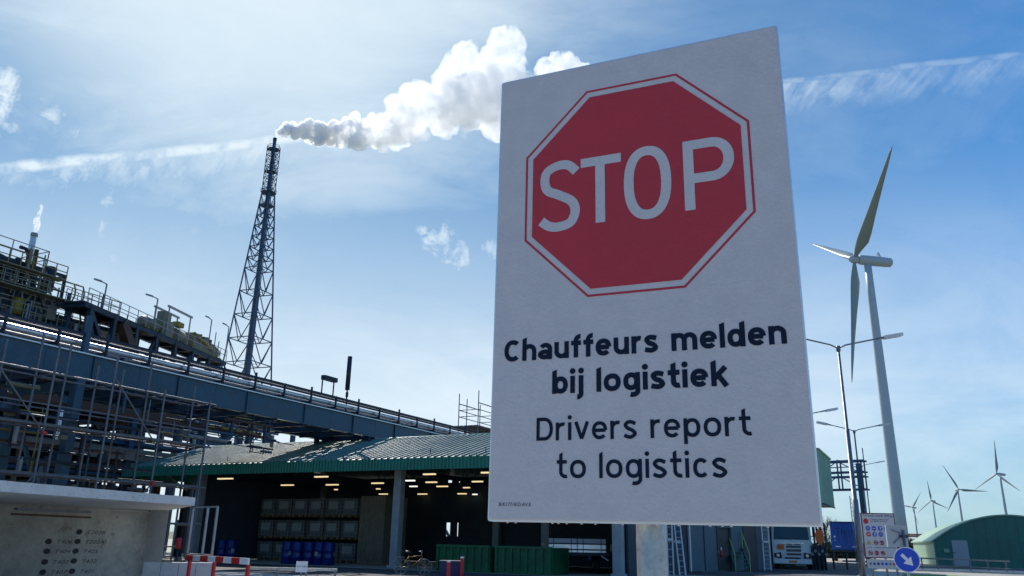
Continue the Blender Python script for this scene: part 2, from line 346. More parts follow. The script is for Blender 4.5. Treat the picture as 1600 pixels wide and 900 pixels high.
# ------------------------------------------------------------------ stroke lettering (uniform width grotesque)
def arc(cx, cy, rx, ry, a0, a1, n=18, p=2.0):
    out = []
    for i in range(n + 1):
        a = R_(a0 + (a1 - a0) * i / n); c, s = math.cos(a), math.sin(a)
        out.append((cx + rx * math.copysign(abs(c) ** (2 / p), c), cy + ry * math.copysign(abs(s) ** (2 / p), s)))
    return out
def catmull(P, n=8):
    out = []; P = [P[0]] + P + [P[-1]]
    for i in range(1, len(P) - 2):
        for k in range(n):
            t = k / n; q = []
            for j in (0, 1):
                a, b, c, d = P[i - 1][j], P[i][j], P[i + 1][j], P[i + 2][j]
                q.append(.5 * (2 * b + (c - a) * t + (2 * a - 5 * b + 4 * c - d) * t * t + (3 * b - a - 3 * c + d) * t ** 3))
            out.append(tuple(q))
    out.append(P[-1]); return out
def glyph(ch, w):
    """strokes for a character, x-height 1, stroke w -> (advance width, [polyline], [dots])"""
    h = w / 2; AS = 1.31; D = -.36; k = 2.25; S = []; dots = []
    def ell(x0, x1, y0=0.0, y1=1.0, a0=0, a1=360): return arc((x0 + x1) / 2, (y0 + y1) / 2, (x1 - x0) / 2 - h, (y1 - y0) / 2 - h, a0, a1, 32, k)
    if ch in 'odbpgq': wd = .98 if ch == 'o' else .95
    if ch == 'o': S = [ell(0, wd)]
    elif ch == 'b': S = [[(h, 0), (h, AS)], ell(h * .4, wd)]
    elif ch == 'd': S = [[(wd - h, 0), (wd - h, AS)], ell(0, wd - h * .4)]
    elif ch == 'p': S = [[(h, D), (h, 1)], ell(h * .4, wd)]
    elif ch == 'g': S = [[(wd - h, 1), (wd - h, -.02)] + arc(wd - .42, -.04, .42 - h, .34 - h, 0, -118, 10), ell(0, wd - h * .4)]
    elif ch == 'n': wd = .92; S = [[(h, 0), (h, 1)], [(h, .5)] + arc(wd / 2, .58, wd / 2 - h, .42 - h, 180, 0, 16) + [(wd - h, 0)]]
    elif ch == 'h': wd = .92; S = [[(h, 0), (h, AS)], [(h, .5)] + arc(wd / 2, .58, wd / 2 - h, .42 - h, 180, 0, 16) + [(wd - h, 0)]]
    elif ch == 'u': wd = .92; S = [[(wd - h, 0), (wd - h, 1)], [(h, 1)] + arc(wd / 2, .42, wd / 2 - h, .42 - h, 180, 360, 16) + [(wd - h, .5)]]
    elif ch == 'm':
        wd = 1.46; q = (wd) / 2
        S = [[(h, 0), (h, 1)], [(h, .5)] + arc((h + q) / 2, .6, (q - h) / 2, .4 - h, 180, 0, 12) + [(q, 0)], [(q, .5)] + arc((wd - h + q) / 2, .6, (wd - h - q) / 2, .4 - h, 180, 0, 12) + [(wd - h, 0)]]
    elif ch == 'r': wd = .60; S = [[(h, 0), (h, 1)], [(h, .5)] + arc(.46, .56, .46 - h, .44 - h, 180, 72, 12)]
    elif ch == 'f': wd = .62; S = [[(.16 + h, 0), (.16 + h, 1.0)] + arc(.16 + .40, 1.0, .40 - h, .38 - h, 180, 84, 10), [(0, 1 - h), (wd, 1 - h)]]
    elif ch == 't': wd = .64; S = [[(.16 + h, 1.32), (.16 + h, .36)] + arc(.16 + .40, .36, .40 - h, .36 - h, 180, 288, 10), [(0, 1 - h), (wd, 1 - h)]]
    elif ch == 'i': wd = w; S = [[(h, 0), (h, 1)]]; dots = [(h, 1.27)]
    elif ch == 'j': wd = w + .08; S = [[(wd - h, 1), (wd - h, -.05)] + arc(wd - .34, -.05, .34 - h, .32 - h, 0, -100, 8)]; dots = [(wd - h, 1.27)]
    elif ch == 'l': wd = w; S = [[(h, 0), (h, AS)]]
    elif ch == 'e': wd = .95; S = [[(h, .50), (wd - h, .50)] , arc(wd / 2, .5, wd / 2 - h, .5 - h, 0, 318, 30, k)]
    elif ch == 'c': wd = .86; S = [arc(wd / 2 + .03, .5, wd / 2 - h, .5 - h, 42, 318, 26, k)]
    elif ch == 's': wd = .82; S = [catmull([(wd - .04 - h * .4, .80), (wd * .62, 1 - h), (wd * .36, 1 - h), (h + .02, .74), (wd * .36, .55), (wd * .64, .46), (wd - h - .01, .27), (wd * .62, h), (wd * .34, h), (.05, .19)])]
    elif ch == 'a': wd = .88; S = [[(wd - h, 0), (wd - h, .62)] + arc(wd / 2 + .01, .62, wd / 2 - h - .01, .38 - h, 0, 152, 12), arc(wd / 2 - .02, .3, wd / 2 - h + .02, .30 - h, 0, 360, 24)]
    elif ch == 'k': wd = .92; S = [[(h, 0), (h, AS)], [(h, .38), (wd - h * 1.1, 1.02)], [(.38, .58), (wd - h * .9, -.02)]]
    elif ch == 'v': wd = .92; S = [[(h * .85, 1.01), (wd / 2, h * .6)], [(wd - h * .85, 1.01), (wd / 2, h * .6)]]
    elif ch == 'C': wd = 1.08; S = [arc(wd / 2 + .05, AS / 2, wd / 2 - h + .02, AS / 2 - h, 48, 312, 30, k)]
    elif ch == 'D': wd = 1.08; S = [[(h, h), (h, AS - h)] , [(0, AS - h), (.5, AS - h)] + arc(.5, AS / 2, wd - .5 - h, AS / 2 - h, 90, -90, 24, k) + [(0, h)]]
    else: wd = .5
    for q in {'b': [h], 'h': [h], 'k': [h], 'l': [h], 'd': [wd - h], 't': [.16 + h]}.get(ch, []): dots.append((q, AS if ch != 't' else 1.32, 'wedge'))
    return wd, S, dots
def strip(mb, pts, w, z, mp):
    pts = [p for i, p in enumerate(pts) if i == 0 or math.hypot(p[0] - pts[i - 1][0], p[1] - pts[i - 1][1]) > 1e-6]
    n = len(pts); L = []; Rr = []
    for i in range(n):
        p = Vector((pts[i][0], pts[i][1])); a = Vector(pts[max(i - 1, 0)]); b = Vector(pts[min(i + 1, n - 1)])
        closed = (Vector(pts[0]) - Vector(pts[-1])).length < 1e-6
        if closed and i == 0: a = Vector(pts[-2])
        if closed and i == n - 1: b = Vector(pts[1])
        d1 = (p - a); d2 = (b - p)
        if d1.length < 1e-9: d1 = d2
        if d2.length < 1e-9: d2 = d1
        d1.normalize(); d2.normalize(); t = (d1 + d2)
        t = t.normalized() if t.length > 1e-6 else d1
        nn = Vector((-t.y, t.x)); sc = min(1.6, 1 / max(.3, nn.dot(Vector((-d1.y, d1.x)))))
        L.append(p + nn * w / 2 * sc); Rr.append(p - nn * w / 2 * sc)
    vs = [mp(q.x, q.y, z) for q in L] + [mp(q.x, q.y, z) for q in Rr]
    mb.add(vs, [(i, i + n, i + n + 1, i + 1) for i in range(n - 1)])
def text_line(s, w, gap):
    x = 0; out = []
    for ch in s:
        if ch == ' ': x += .62; continue
        wd, S, dots = glyph(ch, w)
        out.append((x, S, dots)); x += wd + gap
    return x - gap, out
def bfont(parent, name, body, size, m, mw, shear=0.0):
    cu = bpy.data.curves.new(name, 'FONT'); cu.body = body; cu.size = size; cu.shear = shear; cu.align_x = 'LEFT'
    o = bpy.data.objects.new(name, cu); me = bpy.data.meshes.new_from_object(o); bpy.data.objects.remove(o)
    me.materials.clear(); me.materials.append(m)
    return add_obj(name, me, parent, mw)

# ================================================================== GROUND
gb = MB(); gb.add([V(-9000, -3000, -.02), V(9000, -3000, -.02), V(9000, 12000, -.02), V(-9000, 12000, -.02)], [(0, 1, 2, 3)])
struct('terrain', gb, mat('dry_polder_field', (.14, .14, .085), .95, 0, .3, .02))
gb = MB(); gb.add([V(-150, -40, -.012), V(160, -40, -.012), V(160, 150, -.012), V(-150, 210, -.012)], [(0, 1, 2, 3)])
struct('yard_floor', gb, M['ground'])
gb = MB(); gb.add([G(28, -60, -.008), G(36, -60, -.008), G(36, 60, -.008), G(28, 60, -.008)], [(0, 1, 2, 3)])
struct('road', gb, M['asph'])
gb = MB(); gb.add([G(74, -80, -.008), G(81, -80, -.008), G(81, 9, -.008), G(74, 9, -.008)], [(3, 2, 1, 0)])
struct('access_road', gb, M['asph'])
kr = MB()
kr.prism([(0, 0), (.18, 0), (.18, .13), (.03, .13), (0, .10)], -B * 70, G(64, 2, 0), A, (0, 0, 1))
struct('kerb', kr, M['kerb'])
gv = MB(); gv.add([G(52.6, -9, .0), G(57, -9, .0), G(57, 1.6, .0), G(52.6, 1.6, .0)], [(0, 1, 2, 3)])
struct('grass_verge', gv, mat('bright_spring_grass', (.14, .26, .03), .9, 0, .35, 1.2, .5))
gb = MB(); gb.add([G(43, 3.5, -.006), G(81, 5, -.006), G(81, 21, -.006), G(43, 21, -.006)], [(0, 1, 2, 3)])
struct('canopy_shade_apron', gb, M['asph'])  # dark sheet laid as canopy shade over the pale yard
# painted line on the road
ln = MB(); ln.add([G(49.0, -30, -.004), G(49.18, -30, -.004), G(49.18, 14, -.004), G(49.0, 14, -.004)], [(0, 1, 2, 3)])
struct('road_marking', ln, M['bwhite'])

# ================================================================== STOP SIGN
def sign():
    a, b, c = -0.4034615, 0.00555691, -0.0033457
    Rz = Matrix.Rotation(a, 3, 'Z'); Ry = Matrix.Rotation(b, 3, 'Y'); Rx = Matrix.Rotation(c, 3, 'X')
    Mx = Rz @ Rx @ Ry; o = V(-.04922579, 2.1, 1.69404213); Wd, Hh = .7938788, 1.27492644
    t = thing('stop_sign', 'big white driver notice board with red octagon STOP and navy text on a galvanised post', 'sign')
    t.matrix_world = Matrix.Translation(o) @ Mx.to_4x4()
    # board: rounded corners, real thickness, local X right, Y away, Z up
    r = .007; poly = []
    for (cx, cz, a0) in ((Wd - r, r, -90), (Wd - r, Hh - r, 0), (r, Hh - r, 90), (r, r, 180)):
        for i in range(6): an = R_(a0 + 90 * i / 5); poly.append((cx + r * math.cos(an), cz + r * math.sin(an)))
    mb = MB(); mb.prism(poly, (0, .012, 0), (0, 0, 0), (1, 0, 0), (0, 0, 1))
    bd = part('board', mb, M['board'], t)
    bev = bd.modifiers.new('bevel', 'BEVEL'); bev.width = .003; bev.segments = 2; bev.limit_method = 'ANGLE'
    # folded aluminium rim behind the face, showing as a thin pale edge
    rim = MB()
    n = len(poly); e = .004
    cx0, cz0 = Wd / 2, Hh / 2
    outer = [(p[0] + (e if p[0] > cx0 else -e), p[1] + (e if p[1] > cz0 else -e)) for p in poly]
    vs = []
    for (pp, y) in ((outer, .0045), (outer, .034), (poly, .034), (poly, .0045)): vs += [V(q[0], y, q[1]) for q in pp]
    fs = []
    for k in range(4):
        for i in range(n):
            j = (i + 1) % n; k2 = (k + 1) % 4; fs.append((k * n + i, k2 * n + i, k2 * n + j, k * n + j))
    rim.add(vs, fs); part('edge_rim', rim, M['alu'], t)
    # stamped nubs along the lower rim
    nb = MB()
    for px in (.062, .09, .215, .235, .262, .31, .355, .44, .52, .545, .61, .70, .735, .76, .86):
        nb = MB(); nb.tube((px * Wd, .010, -.0035), (px * Wd, .010, -.0075), .0045, .0025, 8); part('drip_nub', nb, M['board'], t)
    def mp(x, z, d): return V(x * Wd, -d, z * Wd)
    cx, cz = .499, 1.107
    def octa(ap): return [(cx + ap / math.cos(R_(22.5)) * math.cos(R_(22.5 + 45 * i)), cz + ap / math.cos(R_(22.5)) * math.sin(R_(22.5 + 45 * i)) * .993) for i in range(8)]
    mb = MB(); o1 = octa(.3935); o2 = octa(.3855)
    mb.add([mp(q[0], q[1], .0006) for q in o1 + o2], [(i, i + 8, (i + 1) % 8 + 8, (i + 1) % 8) for i in range(8)])
    part('outline', mb, M['signred'], t)
    mb = MB(); o3 = octa(.3655); mb.add([mp(q[0], q[1], .0008) for q in o3], [tuple(range(8))])
    oc = part('red_octagon', mb, M['signred'], t)
    # STOP
    def letter(x0, x1, y0, y1, strokes, w):
        m2 = MB()
        for i, s in enumerate(strokes): strip(m2, s, w, .0016 + i * .0001, mp)
        part('letter', m2, M['board'], oc)
    w = .034
    sx0, sx1, y0, y1 = .157, .311, .9645, 1.2335; h = w / 2
    wd = sx1 - sx0; hh = y1 - y0
    S = catmull([(sx1 - .013, y1 - .050), (sx0 + wd * .72, y1 - h - .004), (sx0 + wd * .48, y1 - h), (sx0 + wd * .22, y1 - h - .017), (sx0 + h + .006, y1 - hh * .25), (sx0 + wd * .22, y1 - hh * .40), (sx0 + wd * .5, y1 - hh * .49),
                 (sx1 - wd * .20, y1 - hh * .60), (sx1 - h, y1 - hh * .74), (sx1 - wd * .22, y0 + h + .012), (sx0 + wd * .5, y0 + h), (sx0 + wd * .27, y0 + h + .006), (sx0 + .011, y0 + .046)], 8)
    letter(0, 0, 0, 0, [S], w)
    letter(0, 0, 0, 0, [[(.3145, 1.2105), (.4595, 1.2105)], [(.3845, 1.20), (.3845, .9775)]], w)
    letter(0, 0, 0, 0, [arc(.5495, 1.1015, .081 - h, .1345 - h, 0, 360, 48, 2.35)], w)
    letter(0, 0, 0, 0, [[(.6725 + h - .0005, .9785), (.6725 + h, 1.2295)], [(.675, 1.2295 - h), (.765, 1.2295 - h)] + arc(.765, 1.151, .0725 - h, .0785 - h, 90, -90, 20, 2.1) + [(.69, 1.0725 + h)]], w)
    # text lines
    def line(s, x0, x1, base, sc, w, gap):
        wid, L = text_line(s, w, gap); fx = (x1 - x0) / wid
        m2 = MB(); zz = 0; nl = 0; cuts = []; c_ = 0
        for wrd in s.split(' '): c_ += len(wrd); cuts.append(c_)
        for (x, S, dots) in L:
            if nl in cuts: part('word', m2, M['ink'], t); m2 = MB()
            nl += 1
            for i, st in enumerate(S):
                zz = (zz + 1) % 7
                q = [(x0 + (x + p[0]) * fx, base + p[1] * sc) for p in st]
                strip(m2, q, w * (fx + sc) / 2, .0010 + zz * .00006, mp)
            for dt in dots:
                dx, dy = dt[:2]
                if len(dt) == 3:
                    hw = w * (fx + sc) / 4; X = x0 + (x + dx) * fx; Y = base + dy * sc
                    m2.add([mp(X - hw, Y, .00135), mp(X + hw, Y, .00135), mp(X + hw, Y + .10 * sc, .00135)], [(0, 1, 2)]); continue
                m2.add([mp(x0 + (x + dx) * fx + .62 * w * sc * math.cos(R_(k * 30)), base + (dy) * sc + .62 * w * sc * math.sin(R_(k * 30)), .0012) for k in range(12)], [tuple(range(12))])
        part('word', m2, M['ink'], t)
    line('Chauffeurs melden', .0391, .9529, .5133, .0568, .28, .145)
    line('bij logistiek', .2145, .7792, .3965, .0568, .28, .145)
    line('Drivers report', .1620, .8339, .2463, .0568, .205, .205)
    line('to logistics', .2323, .7593, .1277, .0568, .205, .205)
    bfont(t, 'small_print', 'B.K17718.D.AV.E', .0125 * Wd / .8, M['ink'], Matrix.Translation((.036 * Wd, -.0010, .0425 * Wd)) @ Euler((R_(90), 0, 0)).to_matrix().to_4x4())
    # post behind the board (world vertical)
    t.rotation_mode = 'XYZ'
    mwt = Matrix.Translation(o) @ Mx.to_4x4(); inv = mwt.inverted()
    dd = inv.to_3x3() @ Vector(ray(1019, 880)); e0 = inv @ V(0, 0, EYE)
    pc = mwt @ (e0 + dd * ((.079 - e0.y) / dd.y))
    def Lc(v): return inv @ Vector(v)
    mb = MB(); mb.path([Lc((pc.x, pc.y, 0)), Lc((pc.x, pc.y, 2.9))], .0365, 28)
    post = part('post', mb, M['galv'], t)
    mb = MB()
    for z in (2.0, 2.72):
        c0 = Lc((pc.x, pc.y, z)); mb = MB(); mb.box((c0.x, .052, c0.z), (.30, .03, .04)); part('clamp', mb, M['galv'], t)
sign()

# ================================================================== CONCRETE SHELTER
def shelter():
    zt, zb = 2.5, 2.3
    F1 = gz(304, 790, zb); F0 = gz(0, 768, zb); dirf = (F0 - F1).normalized(); F0 = F1 + dirf * 11
    R1 = gz(264, 797.5, zb); b0 = gz(0, 786.5, zb); b1 = gz(237, 797.5, zb)
    db = (b0 - b1).normalized(); B0 = b1 + db * 10
    nrm = V(-dirf.y, dirf.x, 0)
    if nrm.dot(b0 - F1) < 0: nrm = -nrm
    org = V(F1.x, F1.y, 0)
    t = thing('concrete_shelter', 'low concrete shelter with thick slab roof and numbered pipe holes on its wall', 'shelter', org)
    def L(v): return V(v.x - org.x, v.y - org.y, v.z)
    back = R1 + (R1 - F1) * .8; back0 = B0 + nrm * 1.2
    top = [F0, F1, back, back0]
    mb = MB(); n = 4
    dz = zt - zb
    # subdivided front so that the edge can be slightly chipped
    N = 60; rowsT = []; rowsB = []
    for i in range(N + 1):
        p = F0.lerp(F1, i / N); jit = mnoise.noise(p * 6) * .008
        rowsT.append(L(V(p.x, p.y, zt + jit))); rowsB.append(L(V(p.x, p.y, zb)))
    vs = rowsT + rowsB; fs = [(i, i + N + 1, i + N + 2, i + 1) for i in range(N)]
    bt = L(V(back.x, back.y, zt)); bt0 = L(V(back0.x, back0.y, zt)); bb = L(V(back.x, back.y, zb)); bb0 = L(V(back0.x, back0.y, zb))
    k = len(vs); vs += [bt, bt0, bb, bb0]
    fs.append(tuple(list(range(N + 1)) + [k, k + 1])); fs.append(tuple(list(reversed([N + 1 + i for i in range(N + 1)])) + [k + 3, k + 2]))
    fs.append((N, 2 * N + 1, k + 2, k)); fs.append((k, k + 2, k + 3, k + 1)); fs.append((0, k + 1, k + 3, N + 1))
    mb.add(vs, fs); sl_ = part('roof_slab', mb, M['concl'], t)
    mb = MB()  # back wall with thickness
    e1 = b1; e0 = B0
    mb.prism([(0, 0), ((e1 - e0).length, 0), ((e1 - e0).length, zb - .002), (0, zb - .002)], nrm * .2, L(V(e0.x, e0.y, 0)), (e1 - e0).normalized(), (0, 0, 1))
    part('back_wall', mb, M['conc'], t)
    P0 = gz(250, 797.5, zb); P1 = gz(264.5, 797.5, zb)
    P0.z = 0; P1.z = 0; w0 = V(b1.x, b1.y, 0) + nrm * .1; w1 = w0 + (P1 - P0)
    mb = MB(); vs = [L(p) for p in (P0, P1, w1, w0)]; vt = [v + V(0, 0, zb - .003) for v in vs]
    mb.add(vs + vt, [(3, 2, 1, 0), (4, 5, 6, 7), (0, 1, 5, 4), (1, 2, 6, 5), (2, 3, 7, 6), (3, 0, 4, 7)])
    part('side_wall', mb, M['concl'], t)
    # strip lamp and conduit below the soffit
    def onwall(px, py, off=.05):
        d = Vector(ray(px, py)); q = V(0, 0, EYE); s = (V(b1.x, b1.y, 0) - q).dot(nrm) / d.dot(nrm); p = q + d * s; return p - nrm * off
    mb = MB(); mb.beam(L(onwall(12, 795, .25)), L(onwall(128, 800, .25)), .13, .07); lamp = part('strip_lamp', mb, M['lamp'], t)
    mb = MB(); mb.beam(L(onwall(8, 803, .2)), L(onwall(132, 808.5, .2)), .06, .05); part('lamp_bracket', mb, M['rust'], lamp)
    mb = MB(); mb.path([L(onwall(*q, .03)) for q in ((130, 795), (228, 799.5), (233.5, 801.5), (235, 806), (221, 899), (217, 930))], .014, 6); part('conduit', mb, M['concl'], t)
    for (q0, q1) in (((158, 822), (147, 905)), ((0, 822), (158, 822))): mb = MB(); mb.beam(L(onwall(*q0, .003)), L(onwall(*q1, .003)), .012, .012); part('wall_joint', mb, M['conc'], t)
    hx = [(123.5, 831, 'T202B'), (120.5, 846, 'T202A'), (117.5, 861, 'T405'), (114.8, 876.5, 'T402'), (112, 892.5, 'T401'), (75.5, 846, 'T406'), (72.5, 861.3, 'T404'), (69.3, 878, 'T403'), (66.2, 894, 'T407')]
    wu = (b1 - B0).normalized()
    rotm = Matrix((wu, V(0, 0, 1), wu.cross(V(0, 0, 1)))).transposed().to_4x4()
    for (px, py, s) in hx:
        c = onwall(px, py, .004); mb = MB()
        r = .095
        ring = [L(c + wu * (r * math.cos(R_(k * 20))) + V(0, 0, r * .78 * math.sin(R_(k * 20)))) for k in range(18)]
        ring2 = [v - nrm * .012 for v in ring]; core = [L(c) * 1.0 for _ in ()]
        mb.add(ring + ring2, [(k, (k + 1) % 18, (k + 1) % 18 + 18, k + 18) for k in range(18)] + [tuple(range(35, 17, -1))])
        h = part('pipe_hole', mb, M['text'], t)
        p = L(onwall(px + 10.5, py + 3.4, .006)); mw = rotm.copy(); mw.translation = p
        bfont(t, 'stencil_number', s, .185, M['text'], mw @ Matrix.Diagonal((1.28, .78, 1, 1)), .25)
shelter()

# ================================================================== GREEN ROOFED OPEN SHED  (local X = G x, Y = G y)
def shed():
    t = thing('storage_shed', 'long open-fronted storage shed with ribbed green roof behind the concrete shelter', 'shed', (0, 0, 0), GR)
    ye, yl = 12.6, 45.9; xe, xr, xb = 35.4, 42.6, 49.8; ze, zr = 5.58, 7.62
    sl_ = (zr - ze) / (xr - xe)
    for side in (0, 1):
        mb = MB(); x0 = xe - .05 if side == 0 else xb + .05
        z0 = ze - .01
        mb.prism([(x0, z0), (xr, zr), (xr, zr - .05), (x0, z0 - .05)], (0, yl - ye, 0), (0, ye, 0), (1, 0, 0), (0, 0, 1))
        ro = part('roof', mb, M['green'], t)
        N = int((yl - ye) / .42)
        rm = MB(); rm.use(M['green']); L = math.hypot(xr - x0, zr - z0)
        prof = [(-.07, 0), (-.03, .07), (.03, .07), (.07, 0)]
        rib = MB().prism([(p[0], p[1]) for p in prof], (L, 0, 0), (0, 0, 0), (0, 1, 0), (0, 0, 1)).mesh('roof_rib', M['green'])
        ang = math.atan2(zr - z0, xr - x0)
        for i in range(N + 1):
            y = ye + .1 + i * (yl - ye - .2) / N
            if side == 0:
                mw = Matrix.Translation((x0, y, z0 + .001)) @ Matrix.Rotation(-ang, 4, 'Y')
                add_obj('roof_rib', rib, ro, mw)
            elif i % 10 == 0:
                mw = Matrix.Translation((x0, y, z0 + .001)) @ Matrix.Rotation(-ang, 4, 'Y'); add_obj('roof_rib', rib, ro, mw)
    mb = MB(); mb.tube((xr, ye, zr + .03), (xr, yl, zr + .03), .07); part('ridge_cap', mb, M['greenc'], t)
    mb = MB(); mb.beam((xe, yl + .02, ze + .05), (xr, yl + .02, zr + .05), .05, .14); mb.beam((xb, yl + .02, ze + .05), (xr, yl + .02, zr + .05), .05, .14); part('verge_trim', mb, M['bwhite'], t)
    # corrugated fascia along the eave and round the left end
    def corr(p0, p1, z0, z1, step=.21, d=.035):
        p0 = Vector(p0); p1 = Vector(p1); n = int((p1 - p0).length / step); u = (p1 - p0).normalized(); nn = V(-u.y, u.x, 0); vs = []
        for i in range(n + 1):
            for q, o_ in ((0, 0), (.25, 0), (.45, 1), (.8, 1)):
                p = p0 + u * ((i + q) * step) + nn * (o_ * d); vs.append((p.x, p.y, z0)); vs.append((p.x, p.y, z1))
        k = len(vs) // 2
        return MB().add(vs, [(2 * i, 2 * i + 2, 2 * i + 3, 2 * i + 1) for i in range(k - 1)])
    part('eave_fascia', corr((xe - .12, ye, 0), (xe - .12, yl, 0), ze - .62, ze - .02), M['greenf'], t)
    mb = corr((xe, yl + .1, 0), (xb, yl + .1, 0), ze - .62, ze - .02); part('end_fascia', mb, M['greenf'], t)
    # columns
    for x in (37.0, 48.6):
        for y in (13.0, 25.55, 40.6):
            mb = MB(); mb.box((x, y, 2.56), (.42, .46, 5.1)); mb.box((x, y, .08), (.56, .6, .16)); part('column', mb, M['steelp'], t)
    mb = MB(); mb.box((45.2, 20.4, 2.6), (.45, .5, 5.2)); part('column', mb, M['steelp'], t)
    mb = MB(); mb.path([(36.72, 40.95, 4.9), (36.72, 40.95, .2)], .055, 8); part('downpipe', mb, M['rail'], t)
    # roof frames
    for y in (13.0, 20.4, 25.55, 33, 40.6):
        piece('rafter', t, (xe + .3, y, ze - .30), (xr, y, zr - .30), .2, .34, M['dark']); piece('rafter', t, (xb - .3, y, ze - .30), (xr, y, zr - .30), .2, .34, M['dark'])
        piece('tie_beam', t, (xe + 1.6, y, ze - .5), (xb - 1.2, y, ze - .5), .16, .26, M['dark'])
    for i in range(7):
        x = xe + .8 + i * 2.2; z = (ze + (x - xe) * sl_ if x < xr else ze + (xb - x) * sl_) - .12
        piece('purlin', t, (x, ye, z), (x, yl, z), .1, .14, M['dark'])
    # back wall with two door slits that show daylight, right end wall
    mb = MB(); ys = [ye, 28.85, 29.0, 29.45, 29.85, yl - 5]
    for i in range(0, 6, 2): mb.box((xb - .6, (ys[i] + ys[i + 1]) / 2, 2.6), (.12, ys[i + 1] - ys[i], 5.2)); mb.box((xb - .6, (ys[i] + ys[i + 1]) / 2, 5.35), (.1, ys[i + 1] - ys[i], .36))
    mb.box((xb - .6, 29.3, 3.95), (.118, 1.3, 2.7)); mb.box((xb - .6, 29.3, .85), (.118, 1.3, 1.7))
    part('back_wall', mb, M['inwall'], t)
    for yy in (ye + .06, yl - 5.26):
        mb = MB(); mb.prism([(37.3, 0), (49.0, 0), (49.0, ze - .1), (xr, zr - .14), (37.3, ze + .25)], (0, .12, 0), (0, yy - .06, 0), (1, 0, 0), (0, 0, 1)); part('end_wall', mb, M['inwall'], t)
    # fluorescent tubes seen in the photo
    def tube_at(px, py, wpx, m, z=4.75):
        p = gz(px, py, z); gx, gy = p.dot(A), p.dot(B)
        gx = min(max(gx, 36.2), 48.8)
        d = Vector(ray(px, py)); s = gx / d.dot(A); p = V(0, 0, EYE) + d * s
        gy = p.dot(B); L = wpx / F * p.y * 1.05
        mb = MB(); mb.box((gx, gy, p.z), (.16, L, .07)); f = part('tube_lamp', mb, m, t)
        mb = MB(); mb.box((gx, gy, p.z + .075), (.2, L * 1.03, .06)); mb.box((gx, gy, (p.z + ze + .4) / 2 + .1), (.03, .03, max(.1, ze + .5 - p.z))); part('lamp_housing', mb, M['dark'], f)
    for (px, py, w) in ((352, 748, 28), (449, 758, 22), (502, 745, 23), (519, 757.5, 21), (590, 755, 20), (599, 772, 14), (691, 760, 18), (671, 741, 20), (674, 753.5, 18), (660, 772, 15), (729, 730, 0), (746, 752.5, 17), (758, 738.5, 12), (729, 762, 10), (722, 771.5, 14), (591, 764, 6), (525, 765, 5)):
        if w: tube_at(px, py, w, M['amber'])
    for (px, py, w) in ((641, 751, 15), (646, 760, 12), (742, 772.5, 7), (519, 783, 17)): tube_at(px, py, w, M['wlamp'])
shed()

# ---- goods inside the shed: stacked totes (each a thing)
def tote():
    t = thing('liquid_tote', 'caged liquid tote', 'tote', (0, 0, 0), GR, 'caged totes stacked in the shed')
    mb = MB(); mb.box((0, 0, .64), (.96, 1.12, .94)); mb.tube((0, 0, 1.1), (0, 0, 1.15), .12); o = part('tank', mb, M['ibc'], t)
    bv = o.modifiers.new('bevel', 'BEVEL'); bv.width = .05; bv.segments = 2
    mb = MB()
    for i in range(5):
        z = .2 + i * .23
        for (a, b) in (((-.5, -.6, z), (.5, -.6, z)), ((.5, -.6, z), (.5, .6, z)), ((-.5, .6, z), (.5, .6, z)), ((-.5, -.6, z), (-.5, .6, z))): mb.beam(a, b, .025)
    for y in (-.6, -.3, 0, .3, .6):
        mb.beam((-.5, y, .15), (-.5, y, 1.14), .025); mb.beam((.5, y, .15), (.5, y, 1.14), .025)
    for x in (-.25, 0, .25):
        mb.beam((x, -.6, .15), (x, -.6, 1.14), .025)
    part('cage', mb, M['rail'], t)
    mb = MB(); mb.box((-.52, .0, .74), (.012, .78, .48)); part('label_plate', mb, M['label'], t)
    mb = MB()
    for y in (-.5, 0, .5): mb.box((0, y, .06), (1.0, .12, .11))
    mb.box((0, 0, .13), (1.0, 1.2, .03)); part('pallet', mb, M['wood'], t)
    return t
t0 = tote(); k = 0
COLN = ['leftmost', 'second', 'third', 'fourth', 'fifth', 'sixth', 'seventh', 'eighth', 'rightmost']
for ci, y in enumerate([39.2, 37.85, 36.5, 35.15, 33.8, 32.45]):
    for lv in range(3):
        o = t0 if k == 0 else copy_tree(t0)
        xx = 42.2 + random.uniform(-.12, .12)
        o.location = G(xx, y + random.uniform(-.05, .05), lv * 1.36 + .08 * 0); o.rotation_euler.z = GR + random.uniform(-.03, .03)
        o['label'] = 'caged liquid tote with pale label, %s column from the left, %s level of the stack' % (['first', 'second', 'third', 'fourth', 'fifth', 'sixth'][ci], ['bottom', 'middle', 'top'][lv]); k += 1
# tall grey cage crates beside the totes
def cage_crate(x, y, lab):
    t = thing('wrapped_crate', lab, 'crate', G(x, y), GR, 'wrapped crates right of the totes')
    mb = MB(); mb.box((0, 0, 2.05), (2.4, 1.9, 3.9)); part('wrapped_load', mb, mat('dim_wrap', (.16, .17, .14), .6, 0, .3, 3), t)
    mb = MB()
    for i in range(9): mb.box((-1.215, -.9 + i * .225, 2.05), (.03, .05, 3.9))
    part('slats', mb, M['wood'], t); mb = MB(); mb.box((0, 0, .05), (2.4, 1.9, .1)); part('pallet', mb, M['wood'], t)
cage_crate(42.9, 30.7, 'tall wrapped crate with vertical slats standing right beside the totes')
